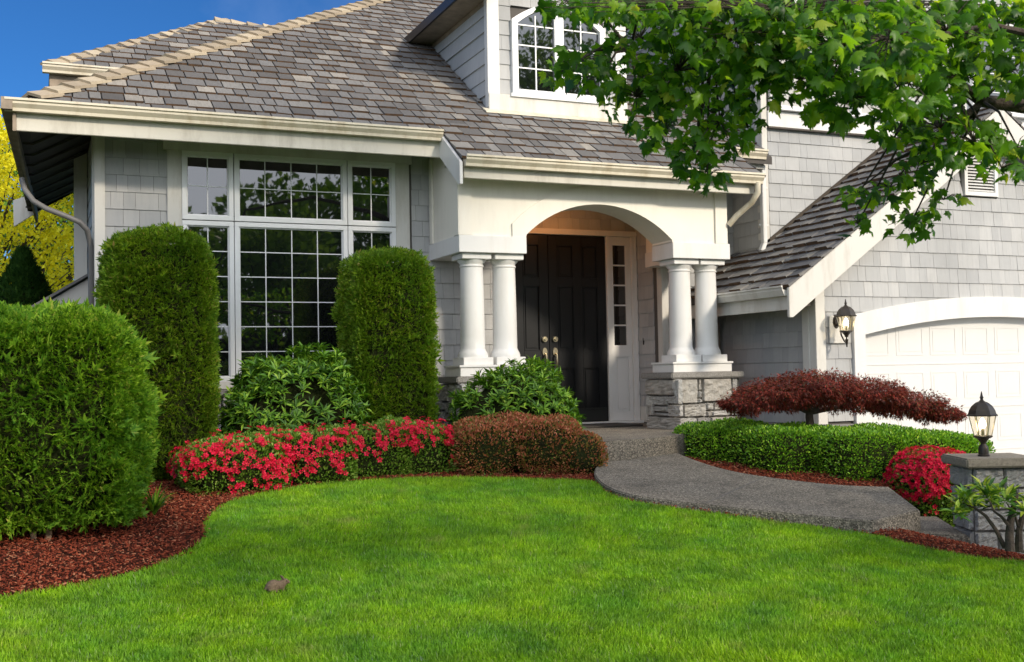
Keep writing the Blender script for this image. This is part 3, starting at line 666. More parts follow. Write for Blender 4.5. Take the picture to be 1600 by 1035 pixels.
# dormer window: arched double casement
def arc_z(x, x0, x1, zs, rise): t = (2 * x - x0 - x1) / (x1 - x0); return zs + rise * (1 - t * t)
def arched(name, x0, x1, z0, zs, rise, y0, y1, ins, mat, parent, n=24, bottom=True, X0=None, X1=None):
    """arched frame band of width ins"""
    mb = MB(); xs = np.linspace(x0, x1, n + 1); xi = np.linspace(x0 + ins, x1 - ins, n + 1)
    for k in range(n):
        o0, o1 = (xs[k], arc_z(xs[k], x0, x1, zs, rise)), (xs[k + 1], arc_z(xs[k + 1], x0, x1, zs, rise))
        q0, q1 = (xi[k], arc_z(xi[k], x0 + ins, x1 - ins, zs - ins * .55, rise * .98)), (xi[k + 1], arc_z(xi[k + 1], x0 + ins, x1 - ins, zs - ins * .55, rise * .98))
        mb.prism([(o0[0], y0, o0[1]), (o1[0], y0, o1[1]), (q1[0], y0, q1[1]), (q0[0], y0, q0[1])], (0, y1 - y0, 0))
    mb.box(x0, x0 + ins, y0, y1, z0, zs - ins * .55); mb.box(x1 - ins, x1, y0, y1, z0, zs - ins * .55)
    mb.prism([(x0, y0, zs), (x0 + ins, y0, zs - ins * .55), (x0, y0, zs - ins * .55)], (0, y1 - y0, 0)); mb.prism([(x1, y0, zs), (x1, y0, zs - ins * .55), (x1 - ins, y0, zs - ins * .55)], (0, y1 - y0, 0))
    if bottom: mb.box(x0 + ins, x1 - ins, y0, y1, z0, z0 + ins)
    return mb.build(name, mat, parent, bevel=0)
dw = arched('dormer_window', wx0, wx1, 5.27, 6.20, .24, DY - .06, DY + .03, .075, M['window_white'], H)
n_ = 24; xs = np.linspace(wx0 + .05, wx1 - .05, n_ + 1)
pm = MB(); pm.prism([(wx0 + .05, DY - .01, 5.32), (wx1 - .05, DY - .01, 5.32)] + [(x, DY - .01, arc_z(x, wx0 + .05, wx1 - .05, 6.16, .23)) for x in xs[::-1]], (0, .012, 0)); pm.build('pane', M['glass'], dw)
mm_ = MB(); xc = (wx0 + wx1) / 2; mm_.box(xc - .062, xc + .062, DY - .045, DY + .02, 5.345, 6.36)
mm_.box(xc - .006, xc + .006, DY - .05, DY - .044, 5.35, 6.36)
for sx in (-1, 1):
    xm = xc + sx * (.06 + (wx1 - .075 - xc - .06) / 2); mm_.box(xm - .008, xm + .008, DY - .022, DY - .012, 5.345, 6.28 if True else 0)
    for z in (5.62, 5.90, 6.15): mm_.box(min(xc + sx * .062, xc + sx * (wx1 - .075 - xc)), max(xc + sx * .062, xc + sx * (wx1 - .075 - xc)), DY - .020, DY - .0125, z - .008, z + .008)
mm_.build('muntins', M['window_white'], dw)
dc = MB(); dc.box(wx0 - .03, wx1 + .03, DY - .075, DY - .051, 5.245, 5.285); dc.build('sill', M['window_white'], dw)
# upper storey window above the garage roof
box('upper_band', 8.705, 10.84, 11.67, 11.74, 5.025, 5.23, M['column'], H); box('upper_band_flashing', 8.70, 10.86, 11.655, 11.69, 5.0, 5.024, M['iron'], H)
box('upper_window_casing', 8.76, 10.78, 11.685, 11.74, 5.235, 6.75, M['column'], H)
for a, b_ in ((8.82, 9.42), (9.47, 10.08), (10.13, 10.72)): window_unit(H, a, b_, 5.24, 6.65, 11.65, 1, 1, .05, 'upper_window', glass='blind')
box('upper_window_casing', 11.9, 14.3, 11.66, 11.69, 5.1, 6.9, M['column'], H)
for a, b_ in ((12.15, 14.05),): window_unit(H, a, b_, 5.45, 6.65, 11.62, 3, 4, .06, 'upper_window')
# --- porch
ST = M['stucco']; PY = 11.23
ax0, ax1 = 5.04, 6.93; PT = 4.22
ar = arch_pts(ax0, ax1, 3.44, 3.82)
en = MB()
for (xa, za), (xb, zb_) in zip(ar[:-1], ar[1:]): en.prism([(xa, PY, za), (xb, PY, zb_), (xb, PY, PT), (xa, PY, PT)], (0, .44, 0))
en.box(4.25, ax0, PY, PY + .44, 3.415, PT); en.box(ax1, 7.70, PY, PY + .44, 3.415, PT)
en.box(4.25, 4.70, PY + .44, WY + .0, 3.415, 4.5); en.box(7.26, 7.70, PY + .44, 12.38, 3.415, 4.5)
en.build('entablature', ST, H)
for a, b_, c0_, c1_, ye in ((4.23, ax0 - .005, 4.23, 4.72, WY), (ax1 + .005, 7.74, 7.24, 7.74, 12.38)):
    bn = MB(); Z0_, Z1_ = 3.225, 3.412; q = [(a, PY - .03), (b_, PY - .03), (b_, PY + .46), (c1_, PY + .46), (c1_, ye), (c0_, ye)] if a < 5 else [(a, PY - .03), (b_, PY - .03), (b_, ye), (c0_, ye), (c0_, PY + .46), (a, PY + .46)]
    bn.prism([(x, y, Z0_) for x, y in q], (0, 0, Z1_ - Z0_)); bn.build('entablature_band', M['column'], H, bevel=.004)
tr = MB()
ro = arch_pts(4.87, 7.10, 3.56, 4.03); ri = arch_pts(ax0, ax1, 3.44, 3.82)
for k in range(20): tr.prism([(ro[k][0], PY - .022, ro[k][1]), (ro[k + 1][0], PY - .022, ro[k + 1][1]), (ri[k + 1][0], PY - .022, ri[k + 1][1]), (ri[k][0], PY - .022, ri[k][1])], (0, .021, 0))
tr.prism([(4.87, PY - .022, 3.413), (5.035, PY - .022, 3.413), (ri[0][0], PY - .022, ri[0][1]), (4.87, PY - .022, 3.56)], (0, .021, 0))
tr.prism([(6.935, PY - .022, 3.413), (7.10, PY - .022, 3.413), (7.10, PY - .022, 3.56), (ri[-1][0], PY - .022, ri[-1][1])], (0, .021, 0))
tr.build('arch_trim', ST, H)
for a, b_ in ((4.235, 4.39), (7.545, 7.715)): box('pilaster_board', a, b_, PY - .024, PY - .001, 3.413, 4.08, ST, H, .003)
box('pilaster_board', 4.226, 4.249, PY - .02, PY + .14, 3.413, 4.3, ST, H, .003); box('pilaster_board', 4.226, 4.249, WY - .13, WY - .04, 3.413, 4.4, ST, H, .003)
box('porch_frieze', 4.22, 7.72, PY - .05, PY - .025, 4.06, 4.2, ST, H, .003)
box('porch_ceiling', 4.70, 7.46, PY + .3, 13.02, 4.10, 4.16, M['trim'], H, 0)
box('porch_soffit', 4.2, 8.0, PGY + .05, PY, PGZ - .16, PGZ - .13, M['trim'], H, 0)
def column(x, y, z0, z1):
    prof = [(.168, z0), (.168, z0 + .03), (.158, z0 + .055), (.146, z0 + .075), (.137, z0 + .10)]
    prof += [(.137 - .010 * q ** 1.6, z0 + .10 + (z1 - z0 - .2) * q) for q in (.15, .3, .45, .6, .75, .9, 1)]
    prof += [(.127, z1 - .085), (.136, z1 - .078), (.136, z1 - .066), (.128, z1 - .06), (.130, z1 - .045), (.155, z1 - .02), (.158, z1)]
    co_ = MB().lathe(prof, x, y, 40).build('column', M['column'], H, smooth=True)
    k = MB(); k.box(x - .175, x + .175, y - .172, y + .172, z0 - .085, z0); k.build('base_block', M['column'], co_, bevel=.004)
    k = MB(); k.box(x - .172, x + .172, y - .172, y + .172, z1, z1 + .062); k.build('capital_block', M['column'], co_, bevel=.004)
for x in (4.455, 4.845, 7.15, 7.52): column(x, 11.42, 2.075, 3.16)
def zc_(y): return 1 - (y - 165) / 940.
FRONT = [(a, b_, zc_(d), zc_(c_)) for a, b_, c_, d in ((0, .11, 480, 640), (0, .35, 165, 475), (.355, .42, 165, 320), (.355, .42, 322, 410), (.355, .42, 412, 472), (.425, .89, 165, 462), (.895, 1, 165, 458), (.115, .475, 478, 640), (.48, .595, 466, 565), (.60, .845, 464, 568), (.85, 1, 460, 605), (.48, .565, 567, 640), (.57, .845, 570, 640), (.85, 1, 607, 640))]
SIDE = [(a, b_, zc_(d), zc_(c_)) for a, b_, c_, d in ((0, 1, 632, 800), (0, .84, 168, 372), (.85, 1, 168, 475), (0, .2, 375, 630), (.205, .61, 375, 497), (.615, .845, 375, 475), (.63, 1, 478, 630), (.205, .62, 500, 577), (.205, .62, 580, 630))]
for x0, x1 in ((4.24, 5.05), (6.92, 7.72)):
    box('plinth', x0 - .02, x1 + .0, PY - .035, PY + .45, 1.868, 1.965, M['column'], H, .004); box('plinth_cap', x0 - .035, x1 + .015, PY - .05, PY + .46, 1.966, 1.99, M['column'], H, .004)
    x0 -= .02; x1 += .07
    box('pedestal_core', x0, x1, PY - .02, 11.80, .85, 1.79, M['mortar'], H, 0)
    sd_ = 11 if x0 < 5 else 12
    stones('pedestal_stone', (x0, PY - .021, .88), (1, 0, 0), (0, 0, 1), (0, -1, 0), x1 - x0, .915, sd_, H, .09, .42, .05, cells=FRONT if sd_ == 12 else None)
    stones('pedestal_stone', (x0 - .001, 11.80, .88), (0, -1, 0), (0, 0, 1), (-1, 0, 0), .80, .915, sd_ + 7, H, .09, .34, .04, cells=SIDE if sd_ == 12 else None)
    stones('pedestal_stone', (x1 + .001, PY - .02, .88), (0, 1, 0), (0, 0, 1), (1, 0, 0), .82, .915, sd_ + 9, H, .09, .34, .04)
    box('pedestal_cap', x0 - .07, x1 + .06, PY - .11, 11.86, 1.795, 1.867, M['stone_cap'], H, .012)
# door group at Y = 13
DYY = 13.0
def door_leaf(x0, x1, flip):
    d = MB(); z0, z1 = 1.235, 3.69; w_ = x1 - x0; st = .125; yF = DYY - .02; yP = DYY + .0
    pw = (w_ - 3 * st) / 2; rows = ((1.235, 1.385 + .0), (1.95, 2.18), (3.02, 3.13), (3.56, 3.69))
    d.box(x0, x1, yP, yP + .03, z0, z1)
    for a in (x0, x0 + st + pw, x1 - st): d.box(a, a + st, yF, yP, z0, z1)
    for a, b_ in rows:
        for k in range(2): xx = x0 + st + k * (st + pw); d.box(xx, xx + pw, yF, yP, a, b_)
    for k in range(2):
        xx = x0 + st + k * (st + pw)
        for (a, b_) in ((1.385, 1.95), (2.18, 3.02), (3.13, 3.56)):
            i = .035; d.prism([(xx + i, yP, a + i), (xx + pw - i, yP, a + i), (xx + pw - i, yP, b_ - i), (xx + i, yP, b_ - i)], (0, -.013, 0))
            t = .012
            for q in ((xx, xx + t, a, b_), (xx + pw - t, xx + pw, a, b_), (xx + t, xx + pw - t, a, a + t), (xx + t, xx + pw - t, b_ - t, b_)): d.box(q[0], q[1], yP - .026, yP - .001, q[2], q[3])
    do = d.build('front_door', M['door'], H, bevel=.003)
    kx = x0 + .07 if flip else x1 - .07
    MB().box(x0 + .02, x1 - .02, yF - .004, yF - .001, 1.25, 1.42).build('kick_plate', m_simple('dark_kick_plate', (.05, .052, .05), .35, .6), do)
    h = MB()
    def disc(cx_, cz, r, y0, y1, n=20): h.prism([(cx_ + r * math.cos(2 * math.pi * k / n), y0, cz + r * math.sin(2 * math.pi * k / n)) for k in range(n)], (0, y1 - y0, 0))
    disc(kx, 2.325, .036, yF - .03, yF); disc(kx, 2.325, .018, yF - .05, yF - .03); h.build('deadbolt', M['brass'], do, smooth=True); h = MB()
    h.prism([(kx + .034 * math.cos(q), yF - .018, 2.16 + .055 * math.sin(q)) for q in np.linspace(0, 2 * math.pi, 20, endpoint=False)], (0, .018, 0))
    h.tube([(kx, yF - .01, 2.14), (kx, yF - .06, 2.12), (kx, yF - .065, 2.04), (kx, yF - .055, 1.92), (kx, yF - .01, 1.88)], [.011, .013, .016, .013, .011], 10)
    disc(kx, 1.88, .02, yF - .015, yF)
    h.build('handle', M['brass'], do, smooth=True); MB().lathe([(.001, 0), (.001, .001)], 0, 0, 3) if False else None
door_leaf(5.29, 6.13, False); door_leaf(6.14, 6.98, True)
ca = MB(); Y0, Y1 = DYY - .06, DYY + .02
ca.box(5.17, 5.285, Y0, Y1, 1.22, 3.76); ca.box(7.36, 7.448, Y0, Y1, 1.22, 3.695); ca.box(5.285, 7.448, Y0, Y1, 3.697, 3.77)
ca.box(6.985, 7.045, Y0 + .01, Y1, 1.22, 3.695); ca.box(7.405, 7.43, Y0 - .015, Y0, 1.22, 3.7)
ca.build('door_casing', M['column'], H, bevel=.004)
s_ = MB(); s_.box(7.047, 7.358, Y0 + .03, Y1, 1.235, 1.36); s_.box(7.047, 7.358, Y0 + .03, Y1, 2.08, 2.24); s_.box(7.047, 7.358, Y0 + .03, Y1, 3.58, 3.695)
s_.box(7.047, 7.105, Y0 + .03, Y1, 1.36, 2.08); s_.box(7.30, 7.358, Y0 + .03, Y1, 1.36, 2.08); s_.box(7.047, 7.09, Y0 + .03, Y1, 2.24, 3.58); s_.box(7.285, 7.358, Y0 + .03, Y1, 2.24, 3.58)
s_.box(7.105, 7.30, Y0 + .045, Y1, 1.36, 2.08); s_.prism([(7.13, Y0 + .045, 1.39), (7.275, Y0 + .045, 1.39), (7.275, Y0 + .045, 2.05), (7.13, Y0 + .045, 2.05)], (0, -.012, 0))
so_ = s_.build('sidelight', M['column'], H, bevel=.003)
MB().box(7.09, 7.285, DYY - .002, DYY + .01, 2.24, 3.58).build('pane', M['glass'], so_)
mu = MB()
for k in range(1, 5): z = 2.24 + 1.34 * k / 5; mu.box(7.091, 7.284, DYY - .012, DYY - .003, z - .010, z + .010)
mu.build('muntins', M['column'], so_)
box('threshold', 5.17, 7.44, DYY - .16, DYY - .005, 1.20, 1.234, M['column'], H, .004)
box('doorbell', 7.435, 7.449, 12.80, 12.825, 2.24, 2.33, M['iron'], H, .003)
# --- garage front
gd = MB(); gx0, gx1 = 8.90, 13.14; n_ = 24
gd.prism([(gx0, 10.34, .27), (gx1, 10.34, .27)] + [(x, 10.34, z) for x, z in arch_pts(gx0, gx1, 2.28, 2.50, n_)[::-1]], (0, .05, 0))
pitch = (gx1 - gx0) / 8
for r in range(4):
    z0 = .30 + r * .54
    for k in range(8):
        x0 = gx0 + pitch * k + .055; x1 = x0 + pitch - .11; a, b_ = z0 + .10, z0 + .44
        t = .018
        for q in ((x0, x1, a, a + t), (x0, x1, b_ - t, b_), (x0, x0 + t, a + t, b_ - t), (x1 - t, x1, a + t, b_ - t)): gd.box(q[0], q[1], 10.3362, 10.3395, q[2], q[3])
        gd.box(x0 + .045, x1 - .045, 10.3372, 10.3395, a + .045, b_ - .045)
    if r: gd.box(gx0 + .01, gx1 - .01, 10.334, 10.3395, z0 - .012, z0 + .004)
gdo = gd.build('garage_door', m_paint('garage_door_enamel', (.66, .65, .625), .4, .15, (.55, .53, .48)), H)
h_ = MB(); h_.box(10.36, 10.40, 10.28, 10.337, .90, 1.02); h_.box(10.365, 10.395, 10.27, 10.29, .87, .90); h_.build('handle', M['brass'], gdo, bevel=.004)
ro = arch_pts(8.74, 13.30, 2.50, 2.735, 32); ri = arch_pts(8.905, 13.135, 2.27, 2.485, 32)
tr = MB()
for k in range(32): tr.prism([(ro[k][0], 10.20, ro[k][1]), (ro[k + 1][0], 10.20, ro[k + 1][1]), (ri[k + 1][0], 10.20, ri[k + 1][1]), (ri[k][0], 10.20, ri[k][1])], (0, .139, 0))
tr.prism([(8.74, 10.20, .25), (8.905, 10.20, .25), (8.905, 10.20, ri[0][1]), (8.74, 10.20, ro[0][1])], (0, .139, 0)); tr.prism([(13.135, 10.20, .25), (13.30, 10.20, .25), (13.30, 10.20, ro[-1][1]), (13.135, 10.20, ri[-1][1])], (0, .139, 0))
tr.build('garage_door_casing', M['column'], H)
vt = MB(); vx0, vx1, vz0, vz1 = 10.54, 11.09, 3.99, 4.52; vY = GY
for q in ((vx0, vx1, vz0, vz0 + .05), (vx0, vx1, vz1 - .05, vz1), (vx0, vx0 + .05, vz0 + .05, vz1 - .05), (vx1 - .05, vx1, vz0 + .05, vz1 - .05)): vt.box(q[0], q[1], vY - .04, vY + .02, q[2], q[3])
for k in range(11): z = vz0 + .06 + k * .0375; vt.prism([(vx0 + .05, vY - .034, z), (vx0 + .05, vY - .030, z - .004), (vx0 + .05, vY + .005, z + .024), (vx0 + .05, vY + .001, z + .028)], (vx1 - vx0 - .1, 0, 0))
vt.build('gable_vent', M['column'], H)
# garage roof
cg = 1 / math.hypot(1, GR); RY0 = 10.04
def gpoly(v1, y0, y1): return v1
# left slope: u along -Y (so U x V = up), v up the slope toward +X
vt_ = (11 - RX) / cg; v_w = (8.60 - RX) / cg
shingles('garage_roof_shakes', [M['roof_y'], M['butt']], (RX, 0, RZt), (0, -1, 0), (cg, 0, GR * cg), (-GR * cg, 0, cg),
   [[(-12.36, -.03), (-RY0, -.03), (-RY0, v_w), (-12.36, v_w)], [(-11.70, v_w), (-RY0, v_w), (-RY0, vt_), (-11.70, vt_)]], .19, (.12, .26), .040, .010, H, 41, .008)
shingles('garage_roof_shakes', [M['roof_y'], M['butt']], (14.26, 0, RZt), (0, 1, 0), (-cg, 0, GR * cg), (GR * cg, 0, cg),
   [[(RY0, -.03), (11.70, -.03), (11.70, vt_), (RY0, vt_)]], .19, (.12, .26), .040, .010, H, 42, .008)
gk = MB(); zr = RZt + GR * 3.26
gk.prism([(RX, RY0 + .03, RZt - .015), (8.6, RY0 + .03, RZt + GR * (8.6 - RX) - .015), (8.6, RY0 + .03, RZt + GR * (8.6 - RX) - .10), (RX, RY0 + .03, RZt - .10)], (0, 2.3, 0))
gk.prism([(8.602, RY0 + .03, RZt + GR * (8.602 - RX) - .015), (11, RY0 + .03, zr - .015), (11, RY0 + .03, zr - .10), (8.602, RY0 + .03, RZt + GR * (8.602 - RX) - .10)], (0, 1.63, 0))
gk.prism([(11.001, RY0 + .03, zr - .015), (14.26, RY0 + .03, RZt - .015), (14.26, RY0 + .03, RZt - .10), (11.001, RY0 + .03, zr - .10)], (0, 1.63, 0)); gk.build('garage_roof_deck', M['soffit'], H)
rkb = MB(); RW = .37
rkb.prism([(RX - .03, RY0 + .005, RZt - .03), (11, RY0 + .005, zr - .02), (11, RY0 + .005, zr - .02 - RW * .9), (RX + .02, RY0 + .005, RZt - .36), (RX - .03, RY0 + .005, RZt - .36)], (0, .04, 0))
rkb.prism([(14.29, RY0 + .005, RZt - .03), (11.001, RY0 + .005, zr - .02), (11.001, RY0 + .005, zr - .02 - RW * .9), (14.24, RY0 + .005, RZt - .36), (14.29, RY0 + .005, RZt - .36)], (0, .04, 0))
rkb.build('garage_rake_board', M['trim'], H, bevel=.004)
gg = MB(); out = [(0, 0), (0, -.11), (-.07, -.11), (-.10, -.045), (-.10, -.02), (-.115, -.015), (-.115, .004), (-.095, .004), (-.09, -.04), (-.02, -.05)]
gg.prism([(RX + .02 + a, RY0 + .06, RZt - .005 + b_) for a, b_ in out], (0, 1.75, 0)); gg.build('gutter', M['trim'], H)
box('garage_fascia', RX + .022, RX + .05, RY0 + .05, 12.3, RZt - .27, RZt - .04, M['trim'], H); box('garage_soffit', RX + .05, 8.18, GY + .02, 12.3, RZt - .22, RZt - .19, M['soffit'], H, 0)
fg = MB(); fg.prism([(8.55, 11.690, RZt + GR * (8.55 - RX) + .02), (11.0, 11.690, zr + .02), (11.0, 11.690, zr + .085), (8.55, 11.690, RZt + GR * (8.55 - RX) + .085)], (0, .012, 0)); fg.build('step_flashing', M['iron'], H)
# other downspouts
d2 = MB(); d2.tube([(7.93, PGY - .06, PGZ - .10), (7.93, PGY - .06, PGZ - .22), (7.90, PGY + .02, PGZ - .33), (7.80, PGY + .2, PGZ - .47), (7.73, 11.2, PGZ - .58)], [.036] * 5, 12); d2.build('downspout', M['gutter'], H, smooth=True)
d3 = MB(); d3.box(8.535, 8.595, 11.60, 11.67, 3.50, 4.50)
d3.prism([(8.535, 11.60, 3.50), (8.595, 11.60, 3.50), (8.55, 11.60, 3.40), (8.49, 11.60, 3.40)], (0, .07, 0))
for z in (4.2, 3.72): d3.box(8.52, 8.66, 11.66, 11.685, z, z + .03)
d3.build('downspout', M['column'], H, bevel=.006)
d4 = MB(); d4.tube([(7.9, 12.0, 2.58), (8.02, 12.05, 2.56), (8.12, 12.1, 2.48), (8.14, 12.12, 2.36), (8.14, 12.12, .8)], .04, 12); d4.build('downspout', M['soffit_light'], H, smooth=True)
# porch ceiling light
pl = MB(); pl.lathe([(.07, 4.099), (.075, 4.07), (.05, 4.06)], 6.05, 12.35, 20); plo = pl.build('porch_light', M['brass'], H, smooth=True)
MB().lathe([(.03, 4.058), (.045, 4.03), (.03, 3.99), (.005, 3.975)], 6.05, 12.35, 16).build('bulb', m_emit('porch_bulb', (1, .5, .2), 2), plo, smooth=True)
ll = bpy.data.lights.new('porch_lamp_light', 'POINT'); ll.energy = 4.5; ll.color = (1, .36, .10); ll.shadow_soft_size = .05; lo_ = bpy.data.objects.new('porch_lamp_light', ll); COL.objects.link(lo_); lo_.location = (6.05, 12.35, 3.9)
lo_['kind'] = 'helper'

# ================================================================== PATHS
def wz(Y): return .72 + .103 * (Y - 7.08)
WALK = catmull([(5.18, 9.80), (4.95, 9.5), (4.74, 9.09), (4.62, 8.6), (4.69, 8.19), (5.04, 7.76), (5.40, 7.38), (5.85, 6.96), (6.0, 6.84)], 5) + [(6.64, 7.02), (7.10, 7.88)] + catmull([(7.10, 7.89), (6.67, 8.14), (6.32, 8.60), (6.16, 9.0), (6.14, 9.48), (6.2, 10.02)], 5)
wk = MB(); n_ = len(WALK)
wk.add([(x, y, wz(y)) for x, y in WALK] + [(x, y, wz(y) - .26) for x, y in WALK], [tuple(range(n_))[::-1], tuple(range(n_, 2 * n_))] + [(i, (i + 1) % n_, n_ + (i + 1) % n_, n_ + i) for i in range(n_)])
o = wk.build('walkway', M['concrete'], None, bevel=.018, seg=3); tag(o, kind='structure')
jt = MB(); jd = np.array([1.2, .84]) / 1.465; jn = np.array([-jd[1], jd[0]]) * .006
jp = [np.array([5.10, 7.80]) - jn, np.array([6.30, 8.64]) - jn, np.array([6.30, 8.64]) + jn, np.array([5.10, 7.80]) + jn]
jt.prism([(p[0], p[1], wz(p[1]) + .002) for p in jp], (0, 0, -.006)); tag(jt.build('walkway_joint', M['mortar'], None), kind='structure')
st = MB(); P_ = [(6.58, 7.03), (6.84, 6.70), (7.5, 7.72), (7.12, 7.95)]; st.prism([(x, y, .53) for x, y in P_], (0, 0, -.3)); o = st.build('walkway_step', M['concrete'], None, bevel=.015); tag(o, kind='structure')
st = MB(); P_ = [(6.84, 6.71), (7.2, 6.5), (8.8, 8.0), (7.61, 7.9)]; st.prism([(x, y, .36) for x, y in P_], (0, 0, -.3)); o = st.build('lower_walkway', M['concrete'], None, bevel=.015); tag(o, kind='structure')
pf = [(4.1, 12.3), (4.1, 10.0)] + catmull([(4.6, 9.80), (5.18, 9.76), (5.7, 9.86), (6.15, 10.05), (6.6, 10.4), (6.85, 10.9), (6.95, 11.3)], 4) + [(7.45, 11.3), (7.45, 13.0), (5.1, 13.0), (5.1, 12.3)]
ps = MB(); ps.prism([(x, y, 1.20) for x, y in pf], (0, 0, -.4)); o = ps.build('porch_slab', M['concrete'], None, bevel=.015); tag(o, kind='structure')
dm = MB(); dm.box(5.9, 7.0, 12.1, 12.78, 1.202, 1.222); o = dm.build('doormat', M['mat_rubber'], None, bevel=.006); tag(o, 'dark fibre doormat lying before the black double doors', 'doormat')
# ================================================================== PLANTS
M['thuja'] = m_leaf('arborvitae_sprays', [(0, (.035, .09, .006)), (.3, (.11, .21, .012)), (.6, (.20, .34, .018)), (.88, (.31, .46, .03)), (.96, (.38, .42, .06)), (1, (.46, .30, .12))], .42, .55, .25, 2.5, (.08, .20, .02), .5)
M['thuja_soft'] = m_leaf('bright_arborvitae_sprays', [(0, (.04, .11, .008)), (.3, (.12, .26, .014)), (.65, (.22, .40, .022)), (.92, (.34, .52, .04)), (1, (.46, .46, .09))], .42, .55, .25, 1.8, (.08, .24, .03), .5)
M['dark_fill'] = m_simple('dark_core', (.022, .03, .008), .95, spec=.1, nz=(20, (.01, .010, .004), .8, .05))  # solid dark fill inside the foliage, its inner shade put into the colour
M['rhodo'] = m_leaf('rhododendron_leaves', [(0, (.03, .09, .010)), (.45, (.09, .22, .016)), (.85, (.19, .36, .028)), (1, (.34, .50, .05))], .28, .42, .35)
M['rhodo_y'] = m_leaf('yellow_green_rhododendron_leaves', [(0, (.03, .10, .03)), (.35, (.08, .20, .03)), (.6, (.24, .40, .03)), (1, (.50, .56, .07))], .3, .38, .45)
M['azalea'] = m_leaf('azalea_leaves', [(0, (.07, .17, .012)), (.5, (.14, .27, .025)), (.85, (.24, .36, .05)), (1, (.36, .44, .11))], .28, .45, .35)
M['flower'] = m_leaf('crimson_azalea_petals', [(0, (.38, .002, .018)), (.5, (.64, .006, .040)), (1, (.80, .020, .08))], .30, .5, .2, tcol=1.0)
M['barberry'] = m_leaf('barberry_leaves', [(0, (.09, .16, .02)), (.35, (.17, .13, .03)), (.6, (.32, .10, .05)), (.85, (.45, .14, .07)), (1, (.55, .28, .13))], .25, .5, .3)
M['barberry_top'] = m_leaf('barberry_young_shoots', [(0, (.28, .06, .035)), (.5, (.42, .12, .06)), (1, (.52, .24, .13))], .3, .5, .3)
M['box'] = m_leaf('boxwood_leaves', [(0, (.03, .11, .006)), (.4, (.12, .31, .014)), (.8, (.26, .52, .028)), (1, (.46, .66, .06))], .30, .42, .4)
M['lace'] = m_leaf('laceleaf_maple_leaves', [(0, (.035, .012, .009)), (.4, (.12, .030, .020)), (.75, (.26, .042, .028)), (.90, (.46, .06, .04)), (.96, (.22, .12, .05)), (1, (.12, .14, .04))], .25, .55, .25)
M['maple'] = m_leaf('maple_leaves', [(0, (.022, .075, .008)), (.4, (.065, .175, .010)), (.8, (.15, .30, .014)), (.97, (.25, .40, .02)), (1, (.36, .40, .04))], .50, .42, .4, tcol=2.0)
M['yellow'] = m_leaf('golden_leaves', [(0, (.72, .62, .02)), (.5, (.86, .80, .03)), (1, (.92, .88, .08))], .5, .6, .2, tcol=1.2)
M['green_bg'] = m_leaf('background_leaves', [(0, (.06, .14, .02)), (.5, (.13, .25, .03)), (1, (.24, .38, .06))], .35, .6, .2)
M['conifer'] = m_leaf('dark_conifer_sprays', [(0, (.012, .045, .008)), (.6, (.03, .085, .012)), (1, (.06, .13, .02))], .15, .6, .2)
def shrub_dirs(P, Nn, up=.5, rnd=.5, down=0):
    D = Nn + unit(len(P)) * rnd + np.array([0, 0, up]); return D
def sprays(name, blobs, n, size, mat, parent, up=.45, rnd=.45, inset=.09, lump=.04, tmpl=SPRIG, zmin=None, lumpf=5., wscale=1.):
    P, Nn = blob_points(blobs, n, inset, lump, lumpf, zmin)
    D = shrub_dirs(P, Nn, up, rnd); Fr = frames(D, Nn + unit(len(P)) * .7)
    S = (size * RG.uniform(.65, 1.3, len(P)))[:, None] * np.array([wscale, 1, 1])[None]
    return scatter(name, tmpl[0], tmpl[1], P - D * .0, Fr, S, mat, parent)
def thing(name, loc, label, cat, group=None): return empty(name, loc, label, cat, group)
def clumps(name, blobs, n, k, size, mat, parent, zmin=None, lump=.03, depth=.10, spread=.045, up=.35, droop=0.):
    P, Nn = blob_points(blobs, n, depth, lump, 5., zmin); m_ = len(P)
    A = Nn + unit(m_) * .45 + np.array([0, 0, up]); A /= np.linalg.norm(A, axis=1, keepdims=True)
    pl_ = np.cross(A, unit(m_)); pl_ /= np.linalg.norm(pl_, axis=1, keepdims=True)
    PP = np.repeat(P, k, 0); AA = np.repeat(A, k, 0); LL = np.repeat(pl_, k, 0); q = len(PP)
    f = RG.uniform(-1, 1, q)[:, None]; D = AA + LL * f * .95 + unit(q) * .22 + np.array([0, 0, -droop])
    PP = PP + LL * f * spread + AA * (RG.uniform(-.6, .55, q) * spread)[:, None]; Zn = np.cross(LL, AA) + unit(q) * .25
    S = size * RG.uniform(.6, 1.25, q) * np.repeat(RG.uniform(.75, 1.25, m_), k)
    return scatter(name, SPRIG[0], SPRIG[1], PP, frames(D, Zn), S, mat, parent)
# big near hedge on the left
B = [(-.62, 8.85, 1.60, .75, .66, .84, 5.5), (-.06, 8.80, 1.57, .74, .70, .84, 5), (.36, 8.85, 1.46, .42, .56, .74, 3.6)]
t = thing('arborvitae_hedge', (0, 8.8, .78), 'big soft green arborvitae hedge with rounded top, nearest shrub to the lawn', 'hedge')
core('dark_core', B, .80, M['dark_fill'], t, .95)
clumps('foliage', B, 27000, 9, .041, M['thuja_soft'], t, .92, .040, .15, .050, .22)
clumps('stray_shoots', B, 420, 5, .085, M['thuja_soft'], t, .9, .05, .0, .03, .9)
for x, lean in ((.0, -.03), (.055, .04), (-.35, .03)):
    MB().tube([(x, 8.28, .68), (x + lean * .5, 8.32, .80), (x + lean, 8.45, 1.0), (x + lean * 1.4, 8.6, 1.3)], [.030, .022, .022, .02], 9).build('trunk', M['bark_pale'], t, smooth=True)
